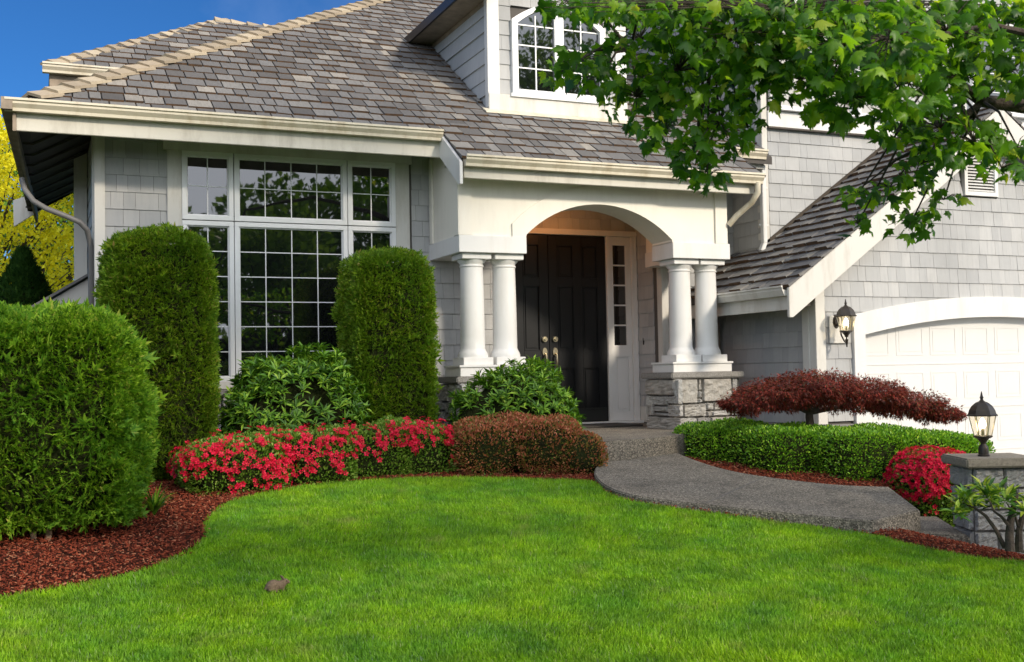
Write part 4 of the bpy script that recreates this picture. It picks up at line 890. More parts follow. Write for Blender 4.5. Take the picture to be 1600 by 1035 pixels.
# two clipped columns
def columnA(cx_, cy_, rx, ry, top, label, seed, n):
    h = (top - .92) / 2; zc = .92 + h
    B = [(cx_, cy_, zc - .12, rx, ry, h - .12, 7), (cx_ - .01, cy_, zc + .12, rx * .97, ry * .97, h - .12, 6)]
    t = thing('clipped_arborvitae', (cx_, cy_, .95), label, 'shrub', 'clipped arborvitae columns by the window')
    core('dark_core', B, .87, M['dark_fill'], t, .95); clumps('foliage', B, n // 3, 8, .035, M['thuja'], t, .95, .022, .10, .042, .4); clumps('stray_shoots', B, 160, 4, .075, M['thuja'], t, 1.2, .03, .0, .02, 1.1)
    MB().tube([(cx_, cy_, .85), (cx_, cy_, 1.6)], [.05, .04], 8).build('trunk', M['bark'], t, smooth=True)
columnA(1.08, 11.0, .50, .47, 3.31, 'taller clipped arborvitae column before the left end of the big window', 1, 52000)
columnA(3.385, 11.12, .435, .43, 3.19, 'clipped arborvitae column between the big window and the porch columns', 2, 44000)
# rhododendrons: whorls of long leaves
def whorls(blobs, n, ln, nl, mat, parent, zmin, up=.9, inset=.16, name='foliage'):
    P, Nn = blob_points(blobs, n, .22, .05, 4, zmin); k = len(P)
    A = Nn + unit(k) * .35 + np.array([0, 0, up]); A /= np.linalg.norm(A, axis=1, keepdims=True)
    e1 = np.cross(A, unit(k)); e1 /= np.linalg.norm(e1, axis=1, keepdims=True); e2 = np.cross(A, e1)
    PP, DD, NN_, SS = [], [], [], []
    for j in range(nl):
        a = 2 * math.pi * j / nl + RG.uniform(-.3, .3, k); ra = e1 * np.cos(a)[:, None] + e2 * np.sin(a)[:, None]
        el = RG.uniform(-.05, 1.0, k)[:, None]; D = ra * np.cos(el) + A * np.sin(el)
        PP.append(P + A * RG.uniform(-.02, .02, k)[:, None]); DD.append(D); NN_.append(A - D * 0); L = ln * RG.uniform(.65, 1.15, k); SS.append(np.stack([L * .25, L * 1.1, L], 1))
    P = np.concatenate(PP); D = np.concatenate(DD); return scatter(name, LEAF[0], LEAF3[1], P, frames(D, np.concatenate(NN_)), np.concatenate(SS), mat, parent)
def stems(parent, x, y, z0, z1, n, spread, mat=None, r=.012):
    rng = random.Random(int(x * 100)); mb = MB()
    for i in range(n):
        a = rng.uniform(0, 6.28); d = spread * rng.uniform(.4, 1); mb.tube([(x + .04 * math.cos(a), y + .04 * math.sin(a), z0), (x + d * .5 * math.cos(a), y + d * .5 * math.sin(a), (z0 * .6 + z1 * .4)), (x + d * math.cos(a), y + d * math.sin(a), z1)], [r, r * .8, r * .4], 6)
    return mb.build('stems', mat or M['bark'], parent, smooth=True)
B = [(2.28, 10.75, 1.57, .60, .46, .60, 2.5), (2.02, 10.7, 1.38, .46, .4, .48, 2.2), (2.62, 10.7, 1.45, .40, .38, .48, 2.2)]
t = thing('rhododendron', (2.28, 10.75, .95), 'rounded dark green rhododendron under the big window between two clipped columns', 'shrub'); whorls(B, 2300, .10, 9, M['rhodo'], t, 1.0); stems(t, 2.28, 10.75, .9, 1.5, 14, .4); core('dark_core', B, .72, M['dark_fill'], t, 1.0)
B = [(4.50, 10.42, 1.48, .52, .38, .52, 2.4), (4.85, 10.36, 1.40, .32, .3, .42, 2.2), (4.15, 10.45, 1.38, .32, .32, .45, 2.2)]
t = thing('rhododendron', (4.5, 10.4, .95), 'rounded rhododendron in front of the left pair of porch columns', 'shrub'); whorls(B, 1900, .092, 9, M['rhodo'], t, .98); stems(t, 4.5, 10.4, .9, 1.5, 12, .3); core('dark_core', B, .72, M['dark_fill'], t, 1.0)
# azaleas
PET = []; PF = []
for k in range(5):
    a = 2 * math.pi * k / 5; b0 = len(PET)
    for r_, da, z in ((.05, 0, 0), (.34, -.5, .10), (.52, 0, .16), (.34, .5, .10)): PET.append((r_ * math.cos(a + da), r_ * math.sin(a + da), z))
    PF.append((b0, b0 + 1, b0 + 2, b0 + 3))
FLOWER = (PET, PF)
def flowers(blobs, n, size, parent, keep, inset=.0, out=.02, cluster=1, zmin=None):
    P, Nn = blob_points(blobs, n, inset, .03, 5, zmin); k = keep(P, Nn); P, Nn = P[k], Nn[k]
    if cluster > 1:
        P = np.repeat(P, cluster, 0) + unit(len(P) * cluster) * size * .75; Nn = np.repeat(Nn, cluster, 0)
    A = Nn + unit(len(P)) * .5 + np.array([0, -.2, .15]); D = np.cross(A, unit(len(P)))
    return scatter('blossoms', FLOWER[0], FLOWER[1], P + Nn * out, frames(D, A), size * RG.uniform(.75, 1.2, len(P)), M['flower'], parent)
B = [(1.62, 10.02, 1.10, .50, .44, .27, 3), (2.25, 10.18, 1.13, .55, .42, .28, 3.5), (2.85, 10.30, 1.14, .50, .40, .29, 3.5), (3.38, 10.32, 1.15, .40, .38, .29, 3.5)]
t = thing('azalea_hedge', (2.5, 10.2, .92), 'long low azalea hedge covered in crimson blossoms, under the big window', 'hedge')
core('dark_core', B, .86, M['dark_fill'], t, .92); sprays('foliage', B, 40000, .030, M['azalea'], t, .5, .7, .06, .03, LEAF if False else (LEAF[0], LEAF3[1]), zmin=.90, wscale=.55)
hot = np.array([(1.46, 9.58, 1.17, .30), (1.75, 9.60, 1.17, .34), (1.60, 9.58, 1.0, .20), (2.05, 9.75, 1.28, .2), (2.2, 9.8, 1.25, .28), (2.6, 9.95, 1.32, .22), (2.0, 9.8, 1.2, .2), (3.05, 9.95, 1.35, .2), (3.5, 10.0, 1.38, .22), (3.3, 9.98, 1.3, .15), (1.2, 9.95, 1.25, .2)])
def keep_hot(P, Nn):
    d = np.min(np.linalg.norm(P[:, None] - hot[None, :, :3], axis=2) / hot[None, :, 3], axis=1)
    nz_ = .5 + .5 * np.sin(P[:, 0] * 9 + 1.7 * np.sin(P[:, 2] * 13)) * np.sin(P[:, 2] * 15 + P[:, 0] * 5); base_ = np.where(P[:, 0] < 2.55, np.where(P[:, 2] > 1.06, .50, .10), np.where(P[:, 2] > 1.27, .40, .045)) * (.25 + 1.3 * nz_)
    pr = np.where(d < .85, 1.0, base_); pr = pr * np.where(Nn[:, 2] > .8, .35, 1) * np.where(P[:, 2] < 1.0, .6, 1)
    return RG.random(len(P)) < pr
flowers(B, 2500, .052, t, keep_hot, cluster=3, zmin=.95)
B = [(7.72, 7.98, .84, .35, .35, .24, 2.5), (7.72, 7.98, .62, .35, .33, .3, 2.4)]
t = thing('azalea_bush', (7.68, 7.95, .5), 'round azalea bush smothered in crimson blossoms beside the stone lamp pillar', 'shrub')
core('dark_core', B, .85, M['dark_fill'], t, .3); sprays('foliage', B, 12000, .032, M['azalea'], t, .5, .7, .05, .03, (LEAF[0], LEAF3[1]), wscale=.55)
flowers(B, 2400, .044, t, lambda P, Nn: RG.random(len(P)) < np.where(P[:, 2] > .80, .95, np.where(P[:, 2] > .68, .45, .06)), cluster=2)
# barberry hedge
B = [(4.08, 10.0, 1.17, .44, .36, .30, 3.2), (4.55, 9.88, 1.18, .42, .36, .29, 3.2), (4.86, 9.78, 1.08, .30, .32, .24, 2.8)]
t = thing('barberry_hedge', (4.45, 9.9, .9), 'low barberry hedge with reddish brown young leaves at the left side of the walkway', 'hedge')
core('dark_core', B, .86, M['dark_fill'], t, .9); sprays('foliage', B, 24000, .026, M['barberry'], t, .6, .7, .07, .03, (LEAF[0], LEAF3[1]), zmin=.88, wscale=.55)
P, Nn = blob_points(B, 9000, .02, .04, 5, 1.25); D = np.array([0, 0, 1.2]) + unit(len(P)) * .8; scatter('young_shoots', LEAF[0], LEAF3[1], P, frames(D, Nn + unit(len(P))), (.028 * RG.uniform(.6, 1.3, len(P)))[:, None] * np.array([.5, 1, 1]), M['barberry_top'], t)
# boxwood hedge
B = [(6.86, 10.15, .99, .46, .50, .33, 4.5), (7.10, 9.46, .95, .54, .60, .35, 4.5), (7.66, 8.90, .92, .58, .54, .36, 4.5), (8.20, 8.72, .87, .56, .48, .36, 4.5), (8.52, 8.72, .83, .42, .44, .35, 5)]
t = thing('boxwood_hedge', (7.9, 9.4, .8), 'low clipped boxwood hedge curving right of the walkway under the red maple', 'hedge')
core('dark_core', B, .87, M['dark_fill'], t, .6); sprays('foliage', B, 76000, .026, M['box'], t, .4, .7, .055, .02, (LEAF[0], LEAF3[1]), zmin=.60, wscale=.6)
# laceleaf maple
B = [(6.82, 9.6, 1.54, .28, .34, .09, 2.2), (7.12, 9.52, 1.62, .40, .45, .15, 2.3), (7.50, 9.40, 1.68, .46, .5, .17, 2.4), (7.98, 9.25, 1.61, .44, .46, .16, 2.3), (8.42, 9.10, 1.50, .38, .38, .13, 2.3), (8.78, 8.99, 1.39, .26, .28, .08, 2.1)]
t = thing('laceleaf_maple', (7.45, 9.38, .85), 'low umbrella shaped dark red laceleaf maple above the boxwood hedge', 'tree')
P, Nn = blob_points(B, 46000, .10, .035, 13); D = Nn * np.array([1, 1, .4]) + unit(len(P)) * .55 + np.array([0, 0, -.55])
scatter('crown', SPRIG[0], SPRIG[1], P, frames(D, Nn + unit(len(P)) * .4), (.052 * RG.uniform(.5, 1.35, len(P)))[:, None] * np.array([.5, 1, 1]), M['lace'], t)
tr = MB(); tr.tube([(7.46, 9.38, .78), (7.45, 9.38, 1.1), (7.43, 9.40, 1.38), (7.45, 9.42, 1.62)], [.055, .045, .042, .03], 10)
for a in ((6.8, 9.6, 1.60), (7.9, 9.3, 1.62), (8.5, 9.1, 1.50), (7.4, 9.8, 1.66), (7.2, 9.2, 1.60)): tr.tube([(7.44, 9.40, 1.42), ((7.44 + a[0]) / 2, (9.4 + a[1]) / 2, (1.5 + a[2]) / 2 + .02), a], [.026, .018, .006], 7)
tr.build('trunk', M['bark'], t, smooth=True)
# yellow-green rhododendron, bottom right
t = thing('rhododendron', (6.2, 5.75, .54), 'leggy yellow-green rhododendron with bare brown trunk at the foot of the lamp pillar', 'shrub')
cen = [dep(x, y, 7.6 + ((x * 13 + y * 7) % 11 - 5) * .05) for x, y in ((1500, 790), (1508, 778), (1520, 786), (1532, 772), (1545, 778), (1560, 770), (1570, 782), (1552, 790), (1494, 802), (1582, 776), (1606, 784), (1620, 792), (1540, 765), (1516, 798), (1600, 800), (1640, 780))]
PP, DD, NN_, SS = [], [], [], []
for q in cen:
    for j in range(24):
        a = RG.uniform(0, 6.28); el = RG.uniform(-.35, 1.1); D = np.array([math.cos(a) * math.cos(el), math.sin(a) * math.cos(el), math.sin(el)])
        PP.append(q + RG.normal(size=3) * .012); DD.append(D); NN_.append([-.0, -.2, 1.]); L = RG.uniform(.075, .135); SS.append((L * .27, L, L))
scatter('foliage', LEAF[0], LEAF3[1], np.array(PP), frames(np.array(DD), np.array(NN_)), np.array(SS), M['rhodo_y'], t)
sb = MB()
sb.tube([dep(1578, 862, 7.4), dep(1577, 835, 7.42), dep(1579, 812, 7.45), dep(1584, 790, 7.45), dep(1589, 771, 7.45)], [.034, .028, .024, .017, .015], 9)
sb.tube([dep(1592, 862, 7.5), dep(1592, 830, 7.5), dep(1598, 805, 7.5), dep(1612, 788, 7.55), dep(1632, 778, 7.55)], [.028, .022, .018, .013, .008], 8)
sb.tube([dep(1570, 856, 7.45), dep(1556, 828, 7.45), dep(1540, 806, 7.5), dep(1522, 793, 7.55), dep(1502, 786, 7.6)], [.018, .014, .012, .009, .005], 8)
sb.tube([dep(1577, 822, 7.43), dep(1565, 808, 7.45), dep(1553, 799, 7.5), dep(1545, 780, 7.55)], [.014, .010, .008, .004], 7)
sb.tube([dep(1592, 826, 7.5), dep(1586, 806, 7.5), dep(1572, 785, 7.55)], [.012, .009, .004], 7)
sb.build('stems', M['bark'], t, smooth=True)
# small plants in the left bed
def strap(name, x, y, z, n, ln, wdt, label, mat, sp=.9):
    mb = MB(); rng = random.Random(n)
    for i in range(n):
        a = rng.uniform(0, 6.28); L = ln * rng.uniform(.6, 1.1); lean = rng.uniform(.25, sp); pts = []
        for q in np.linspace(0, 1, 6): pts.append(np.array([x + math.cos(a) * L * q * lean * (.5 + .5 * q), y + math.sin(a) * L * q * lean * (.5 + .5 * q), z + L * (q - lean * .55 * q * q)]))
        sd = np.array([-math.sin(a), math.cos(a), 0]); vs = []
        for p, wq in zip(pts, (.6, 1, 1, .8, .5, .05)): vs += [p - sd * wdt * wq / 2, p + sd * wdt * wq / 2]
        mb.add(vs, [(2 * k, 2 * k + 1, 2 * k + 3, 2 * k + 2) for k in range(5)])
    o = mb.build(name, mat, None); return tag(o, label, 'plant')
strap('daylily', .83, 8.95, .84, 70, .30, .018, 'clump of dark green strap leaves in the mulch beside the big left hedge', M['rhodo'])
strap('sprout', .66, 7.98, .70, 10, .10, .014, 'tiny green sprout alone in the red mulch by the lawn edge', M['rhodo_y'])
# ------------------------------------------------------------------ lamp pillar and lanterns
t = thing('lamp_pillar', (7.2, 6.9, .25), 'square grey stone pillar with a flat cap carrying the post lantern', 'pillar')
px0, px1, py0, py1 = 7.02, 7.46, 6.64, 7.04
box('core', px0, px1, py0, py1, .2, 1.065, M['mortar'], t, 0)
M['block'] = m_stone('grey_block', [(0, (.30, .295, .28)), (.5, (.40, .39, .365)), (1, (.48, .46, .42))])
def courses(O, U, NN, w_, off):
    cs = []
    for r in range(5):
        cut = (.60, .42, .66, .35, .55)[(r + off) % 5]; c2 = .78 if (r + off) % 2 else None; z0, z1 = r / 5, (r + 1) / 5
        for a, b_ in ((0, cut), (cut, c2 or 1)) + (((c2, 1),) if c2 else ()): cs.append((a, b_, z0, z1))
    O = np.array(O, float) + (0, 0, .215); cs_ = cs
    mb = stones('stone_block', O, U, (0, 0, 1), NN, w_, .85, 3 + off, t, th=.034, gap=.010, cells=cs); mb.data.materials[0] = M['block']; return mb
courses((px0, py0, 0), (1, 0, 0), (0, -1, 0), px1 - px0, 0); courses((px0, py1, 0), (0, -1, 0), (-1, 0, 0), py1 - py0, 1); courses((px1, py0, 0), (0, 1, 0), (1, 0, 0), py1 - py0, 1)
box('cap', px0 - .08, px1 + .08, py0 - .09, py1 + .07, 1.07, 1.145, m_simple('tan_cap_stone', (.33, .285, .22), .9, nz=(50, (.19, .16, .12), .7, .008)), t, .012)
def lantern(t, x, y, z, post=True, n=6, rot=.3):
    """z = bottom of glass cage minus .16"""
    def ring(r, zz, k=n): return [(x + r * math.cos(2 * math.pi * i / k + rot), y + r * math.sin(2 * math.pi * i / k + rot), zz) for i in range(k)]
    def loft(name, prof, mat, k=n, par=t, sm=False):
        mb = MB(); vs = []
        for r, zz in prof: vs += ring(r, zz, k)
        m_ = len(prof); mb.add(vs, [(i * k + j, i * k + (j + 1) % k, (i + 1) * k + (j + 1) % k, (i + 1) * k + j) for i in range(m_ - 1) for j in range(k)] + [tuple(range(k))[::-1], tuple(range((m_ - 1) * k, m_ * k))])
        return mb.build(name, mat, par, smooth=sm)
    if post: loft('base', [(.046, z), (.046, z + .012), (.040, z + .016), (.040, z + .065), (.036, z + .08), (.020, z + .10), (.018, z + .108)], M['iron'], 16, sm=True)
    cup = loft('cup', [(.018, z + .095), (.024, z + .115), (.048, z + .145), (.062, z + .150), (.076, z + .158), (.076, z + .166), (.066, z + .170)], M['iron'], 12 if post else 12, sm=False)
    loft('roof', [(.118, z + .328), (.120, z + .336), (.108, z + .345), (.100, z + .375), (.080, z + .410), (.048, z + .438), (.024, z + .448), (.018, z + .455), (.012, z + .46), (.012, z + .475), (.016, z + .48), (.011, z + .488), (.009, z + .50), (.003, z + .53)], M['iron'], n)
    cg_ = MB(); a, b_ = ring(.066, z + .168), ring(.103, z + .332)
    for p, q in zip(a, b_): cg_.tube([p, q], .0042, 5)
    cg_.build('cage', M['brass'], t)
    gl = MB(); gl.add(ring(.064, z + .169) + ring(.101, z + .331), [(i, (i + 1) % n, n + (i + 1) % n, n + i) for i in range(n)]); gl.build('glass', M['lantern_glass'], t)
    cd = MB(); cd.lathe([(.012, z + .165), (.012, z + .225)], x, y, 10); cd.build('candle', M['brass'], t, smooth=True)
    cd = MB(); cd.lathe([(.012, z + .226), (.026, z + .25), (.024, z + .275), (.008, z + .31)], x, y, 12); cd.build('bulb', M['bulb'], t, smooth=True)
t = thing('post_lantern', (7.12, 6.80, 1.146), 'black hexagonal lantern, lit, standing on the stone pillar', 'lantern'); lantern(t, 7.12, 6.80, 1.146)
lx, ly, lz = 8.475, 10.02, 2.14
t = thing('wall_lantern', (8.475, 10.2, 2.3), 'black lantern, lit, on a curved arm on the shingled wall left of the garage door', 'lantern'); lantern(t, lx, ly, lz, False)
bp = atY(1305, 503, 10.23); bpm = MB()
bpm.prism([(bp[0] + .052 * math.cos(q), 10.235, bp[2] + .085 * math.sin(q)) for q in np.linspace(0, 2 * math.pi, 20, endpoint=False)], (0, -.022, 0)); bpm.prism([(bp[0] + .030 * math.cos(q), 10.214, bp[2] + .055 * math.sin(q)) for q in np.linspace(0, 2 * math.pi, 20, endpoint=False)], (0, -.016, 0)); bpm.build('back_plate', M['iron'], t, bevel=.004)
am = MB(); am.tube([(bp[0], 10.21, bp[2] - .02), (bp[0], 10.15, bp[2] - .06), (bp[0] - .01, 10.12, bp[2] - .16), (lx + .02, 10.08, lz + .045), (lx, 10.03, lz + .03), (lx, ly, lz + .06), (lx, ly, lz + .10)], .009, 8); am.tube([(lx, ly, lz + .07), (lx, ly, lz - .02)], [.02, .006], 10); am.build('arm', M['iron'], t, smooth=True)
box('lamp_block', 8.40, 8.66, 10.215, 10.234, 2.17, 2.49, M['trim'], H, .004)
# little black path light against the walkway edge
q = (6.02, 6.93); t = thing('path_light', (q[0], q[1], .6), 'small black path light leaning against the edge of the walkway', 'path light')
MB().tube([(q[0] - .03, q[1] - .08, .52), (q[0] - .01, q[1] - .05, .62)], .012, 8).build('stake', M['iron'], t, smooth=True); mb = MB(); mb.prism([(q[0] - .045, q[1] - .07, .60), (q[0] + .035, q[1] - .05, .60), (q[0] + .05, q[1] - .05, .70), (q[0] - .02, q[1] - .07, .70)], (0, .03, 0)); mb.build('lamp_head', M['iron'], t, bevel=.006)
bpy.data.objects['lamp_pillar'].rotation_euler[2] = -.42
# ------------------------------------------------------------------ rabbit
def ell(mb, c_, r, rot=(0, 0, 0), nu=16, nv=10):
    Rm = Matrix.Rotation(rot[2], 3, 'Z') @ Matrix.Rotation(rot[1], 3, 'Y') @ Matrix.Rotation(rot[0], 3, 'X'); vs = []
    for j in range(nv + 1):
        ph = math.pi * (j / nv - .5) * .999
        for i in range(nu):
            th = 2 * math.pi * i / nu; v = Rm @ Vector((r[0] * math.cos(ph) * math.cos(th), r[1] * math.cos(ph) * math.sin(th), r[2] * math.sin(ph))); vs.append((c_[0] + v.x, c_[1] + v.y, c_[2] + v.z))
    mb.add(vs, [(j * nu + i, j * nu + (i + 1) % nu, (j + 1) * nu + (i + 1) % nu, (j + 1) * nu + i) for j in range(nv) for i in range(nu)] + [tuple(range(nu))[::-1], tuple(range(nv * nu, nv * nu + nu))])
def rabbit(x, y):
    z = float(gz(x, y)) + .008; k = 1.0; ang = .10; ca, sa = math.cos(ang), math.sin(ang)
    T = lambda a, b_, d: (x + k * (a * ca - b_ * sa), y + k * (a * sa + b_ * ca), z + k * d)
    t = thing('rabbit', (x, y, z), 'small brown wild rabbit crouching on the lawn with its ears laid back', 'rabbit')
    mb = MB(); e = lambda c_, r, rot=(0, 0, 0): ell(mb, T(*c_), tuple(k * q for q in r), (rot[0], rot[1], rot[2] + ang))
    e((-.026, 0, .038), (.046, .034, .038)); e((-.040, 0, .034), (.036, .036, .034)); e((.010, 0, .036), (.036, .028, .032)); e((.030, 0, .046), (.026, .021, .025), (0, -.4, 0))
    e((.046, 0, .058), (.024, .0175, .0185), (0, .2, 0)); e((.064, 0, .053), (.012, .011, .011))
    for sg in (-1, 1):
        e((.030, sg * .010, .082), (.0062, .0085, .017), (sg * -.2, -.45, 0)); e((-.035, sg * .024, .020), (.030, .012, .022)); e((-.02, sg * .026, .005), (.026, .008, .006)); e((.030, sg * .012, .012), (.009, .008, .018)); e((.037, sg * .012, .003), (.011, .006, .005))
    e((-.074, 0, .026), (.010, .010, .010))
    m, nt, b = newmat('rabbit_fur'); f = noise(nt, 75, 6, .8); nt.links.new(mix(nt, mix(nt, (.025, .018, .013), (.26, .19, .13), ramp(nt, f, [(.35, (0, 0, 0)), (.68, (1, 1, 1))])), (.13, .095, .065), noise(nt, 14, 2)), b.inputs['Base Color']); b.inputs['Roughness'].default_value = .95; b.inputs['Specular IOR Level'].default_value = .1; bump(nt, b, f, .8, .003)
    o = mb.build('body', m, t); r_ = o.modifiers.new('remesh', 'REMESH'); r_.mode = 'VOXEL'; r_.voxel_size = .0026; r_.use_smooth_shade = True
    sm = o.modifiers.new('smooth', 'SMOOTH'); sm.iterations = 3; sm.factor = .6
    for sg in (-1, 1):
        eb = MB(); ell(eb, T(.052, sg * .0165, .062), (.0038, .003, .0038)); eb.build('eye', m_simple('rabbit_eye', (.01, .008, .006), .1), t, smooth=True)
rabbit(1.35, 6.80)
# ------------------------------------------------------------------ grass and mulch
def grass(n):
    X = RG.uniform(-3.2, 8.6, n * 2); Y = RG.uniform(3.4, 10, n * 2)
    # thin out where nobody can see it (camera wedge plus a wide margin)
    Dp = .396 * X + .917 * Y; Lt = .918 * X - .396 * Y
    k = inpoly(X + RG.normal(size=len(X)) * .012, Y + RG.normal(size=len(X)) * .012, LAWN) & (np.abs(Lt) < .70 * Dp + .3) & (Dp > 3.9)
    X, Y = X[k][:n], Y[k][:n]; Z = gz(X, Y); m_ = len(X)
    big = np.sin(X * 2.3 + 1.3 * np.sin(Y * 1.9)) * np.sin(Y * 2.7 + 1.1 * np.sin(X * 1.4 + 2)) ; fine = np.sin(X * 9 + 2 * np.sin(Y * 7)) * np.sin(Y * 11 + 2 * np.sin(X * 8))
    Hh = .036 * (1 + .16 * big + .14 * fine) * RG.uniform(.6, 1.35, m_)
    lean = RG.normal(size=(m_, 2)) * .33 + np.stack([.22 * np.sin(Y * 3.1 + X), .22 * np.cos(X * 2.7 - Y * 1.9)], 1)
    D = np.concatenate([lean, np.ones((m_, 1))], 1); Fr = frames(D, np.stack([RG.normal(size=m_), RG.normal(size=m_), .2 * np.ones(m_)], 1))
    S = np.stack([.0062 * RG.uniform(.6, 1.2, m_), Hh, Hh], 1)
    tv = [(-.5, 0, 0), (.5, 0, 0), (.32, .6, .10), (0, 1, .30), (-.32, .6, .10)]
    return scatter('grass', tv, [(0, 1, 2), (0, 2, 4), (4, 2, 3)], np.stack([X, Y, Z - .004], 1), Fr, S, M['blade'])
m, nt, b = newmat('grass_blades')
col = ramp(nt, island(nt), [(0, (.13, .28, .010)), (.4, (.24, .46, .012)), (.8, (.34, .58, .018)), (.965, (.36, .56, .05)), (1, (.48, .46, .18))])
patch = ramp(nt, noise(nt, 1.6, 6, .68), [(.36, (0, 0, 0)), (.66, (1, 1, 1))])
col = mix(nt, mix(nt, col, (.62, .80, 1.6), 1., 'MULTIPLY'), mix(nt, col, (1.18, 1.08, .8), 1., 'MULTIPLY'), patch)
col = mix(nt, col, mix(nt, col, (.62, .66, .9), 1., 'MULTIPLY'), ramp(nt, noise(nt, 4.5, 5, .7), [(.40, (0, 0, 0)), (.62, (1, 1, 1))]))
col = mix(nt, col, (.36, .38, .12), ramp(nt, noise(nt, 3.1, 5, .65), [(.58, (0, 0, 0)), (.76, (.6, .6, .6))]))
nt.links.new(col, b.inputs['Base Color']); b.inputs['Roughness'].default_value = .5; b.inputs['Specular IOR Level'].default_value = .25
tl = N(nt, 'ShaderNodeBsdfTranslucent'); ms = N(nt, 'ShaderNodeMixShader'); ms.inputs[0].default_value = .35; nt.links.new(mix(nt, col, (1.5, 1.5, .8), 1., 'MULTIPLY'), tl.inputs[0])
nt.links.new(b.outputs[0], ms.inputs[1]); nt.links.new(tl.outputs[0], ms.inputs[2]); nt.links.new(ms.outputs[0], nt.nodes['Material Output'].inputs[0]); M['blade'] = m
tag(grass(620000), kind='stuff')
def chips(n):
    X = RG.uniform(-3.6, 8.8, n * 3); Y = RG.uniform(4.8, 11.6, n * 3)
    k = ~inpoly(X + RG.normal(size=len(X)) * .02, Y + RG.normal(size=len(X)) * .02, LAWN) & ~inpoly(X, Y, WALK) & ~drive_k(X, Y) & ~inpoly(X, Y, pf)
    Dp = .396 * X + .917 * Y; Lt = .918 * X - .396 * Y; k &= (np.abs(Lt) < .72 * Dp + .3) & (Dp > 4)
    X, Y = X[k][:n], Y[k][:n]; m_ = len(X); Z = gz(X, Y) + RG.uniform(.004, .030, m_)
    D = np.stack([RG.normal(size=m_), RG.normal(size=m_), RG.normal(size=m_) * .35], 1); Fr = frames(D, np.stack([RG.normal(size=m_) * .4, RG.normal(size=m_) * .4, np.ones(m_)], 1))
    L = RG.uniform(.009, .032, m_); S = np.stack([L * RG.uniform(.2, .45, m_), L, np.full(m_, .005)], 1)
    tv = [(-.5, -.5, 0), (.5, -.4, 0), (.4, .5, 0), (-.4, .45, 0), (-.4, -.4, 1), (.4, -.35, 1), (.35, .4, 1), (-.3, .4, 1)]
    return scatter('mulch_chips', tv, [(4, 5, 6, 7), (0, 1, 5, 4), (1, 2, 6, 5), (2, 3, 7, 6), (3, 0, 4, 7)], np.stack([X, Y, Z], 1), Fr, S, M['chip'])
tag(chips(100000), kind='stuff')
# ------------------------------------------------------------------ overhanging maple
half = [(0, 0), (.10, -.07), (.33, -.13), (.29, .04), (.42, .13), (.64, .30), (.43, .35), (.42, .52), (.23, .46), (.21, .68), (.12, .74), (0, 1.)]
outl = half + [(-x, y) for x, y in half[-2:0:-1]]
LV = [(0, .30, .02)] + [(x, y, -.26 * abs(x) - .20 * y * y) for x, y in outl]; nL = len(outl)
LF = [(0, 1 + i, 1 + (i + 1) % nL) for i in range(nL)]
t = thing('maple_tree', (8.6, 1.0, .24), 'large green maple whose leafy boughs hang in from the upper right corner', 'tree')
tb = MB()
tb.tube([(8.6, 1.0, .1), (8.55, 1.05, 1.5), (8.4, 1.2, 3.0), (8.1, 1.5, 5.0), (7.6, 1.8, 7.2), (6.9, 2.1, 9.2)], [.24, .19, .17, .14, .09, .03], 14)
limb = [np.array((8.42, 1.2, 2.9)), np.array((7.2, 1.7, 3.15)), dep(1760, 185, 5.5), dep(1600, 166, 5.25), dep(1535, 158, 5.15), dep(1480, 120, 5.05), dep(1380, 88, 4.95), dep(1250, 58, 4.9), dep(1110, 60, 5.0), dep(985, 78, 5.15)]
tb.tube(limb, [.09, .065, .045, .036, .030, .022, .016, .012, .008, .004], 9)
tb.tube([limb[4], dep(1500, 190, 5.1), dep(1450, 225, 5.2), dep(1400, 250, 5.3), dep(1350, 290, 5.35)], [.018, .013, .010, .007, .003], 7)
tb.tube([(8.2, 1.4, 4.4), (6.6, 2.4, 5.2), (5.0, 3.2, 5.4), (3.6, 3.8, 5.0), dep(1150, -40, 4.9), dep(1120, 70, 4.95), dep(1090, 200, 4.95), dep(1100, 260, 4.9)], [.07, .05, .035, .022, .014, .009, .006, .003], 8)
tb.tube([dep(1325, -30, 4.4), dep(1330, 40, 4.45), dep(1300, 120, 4.7)], [.012, .009, .004], 7)
tb.tube([dep(1640, 60, 4.3), dep(1550, 40, 4.3), dep(1440, 60, 4.1), dep(1380, 80, 4.0)], [.016, .012, .008, .004], 7)
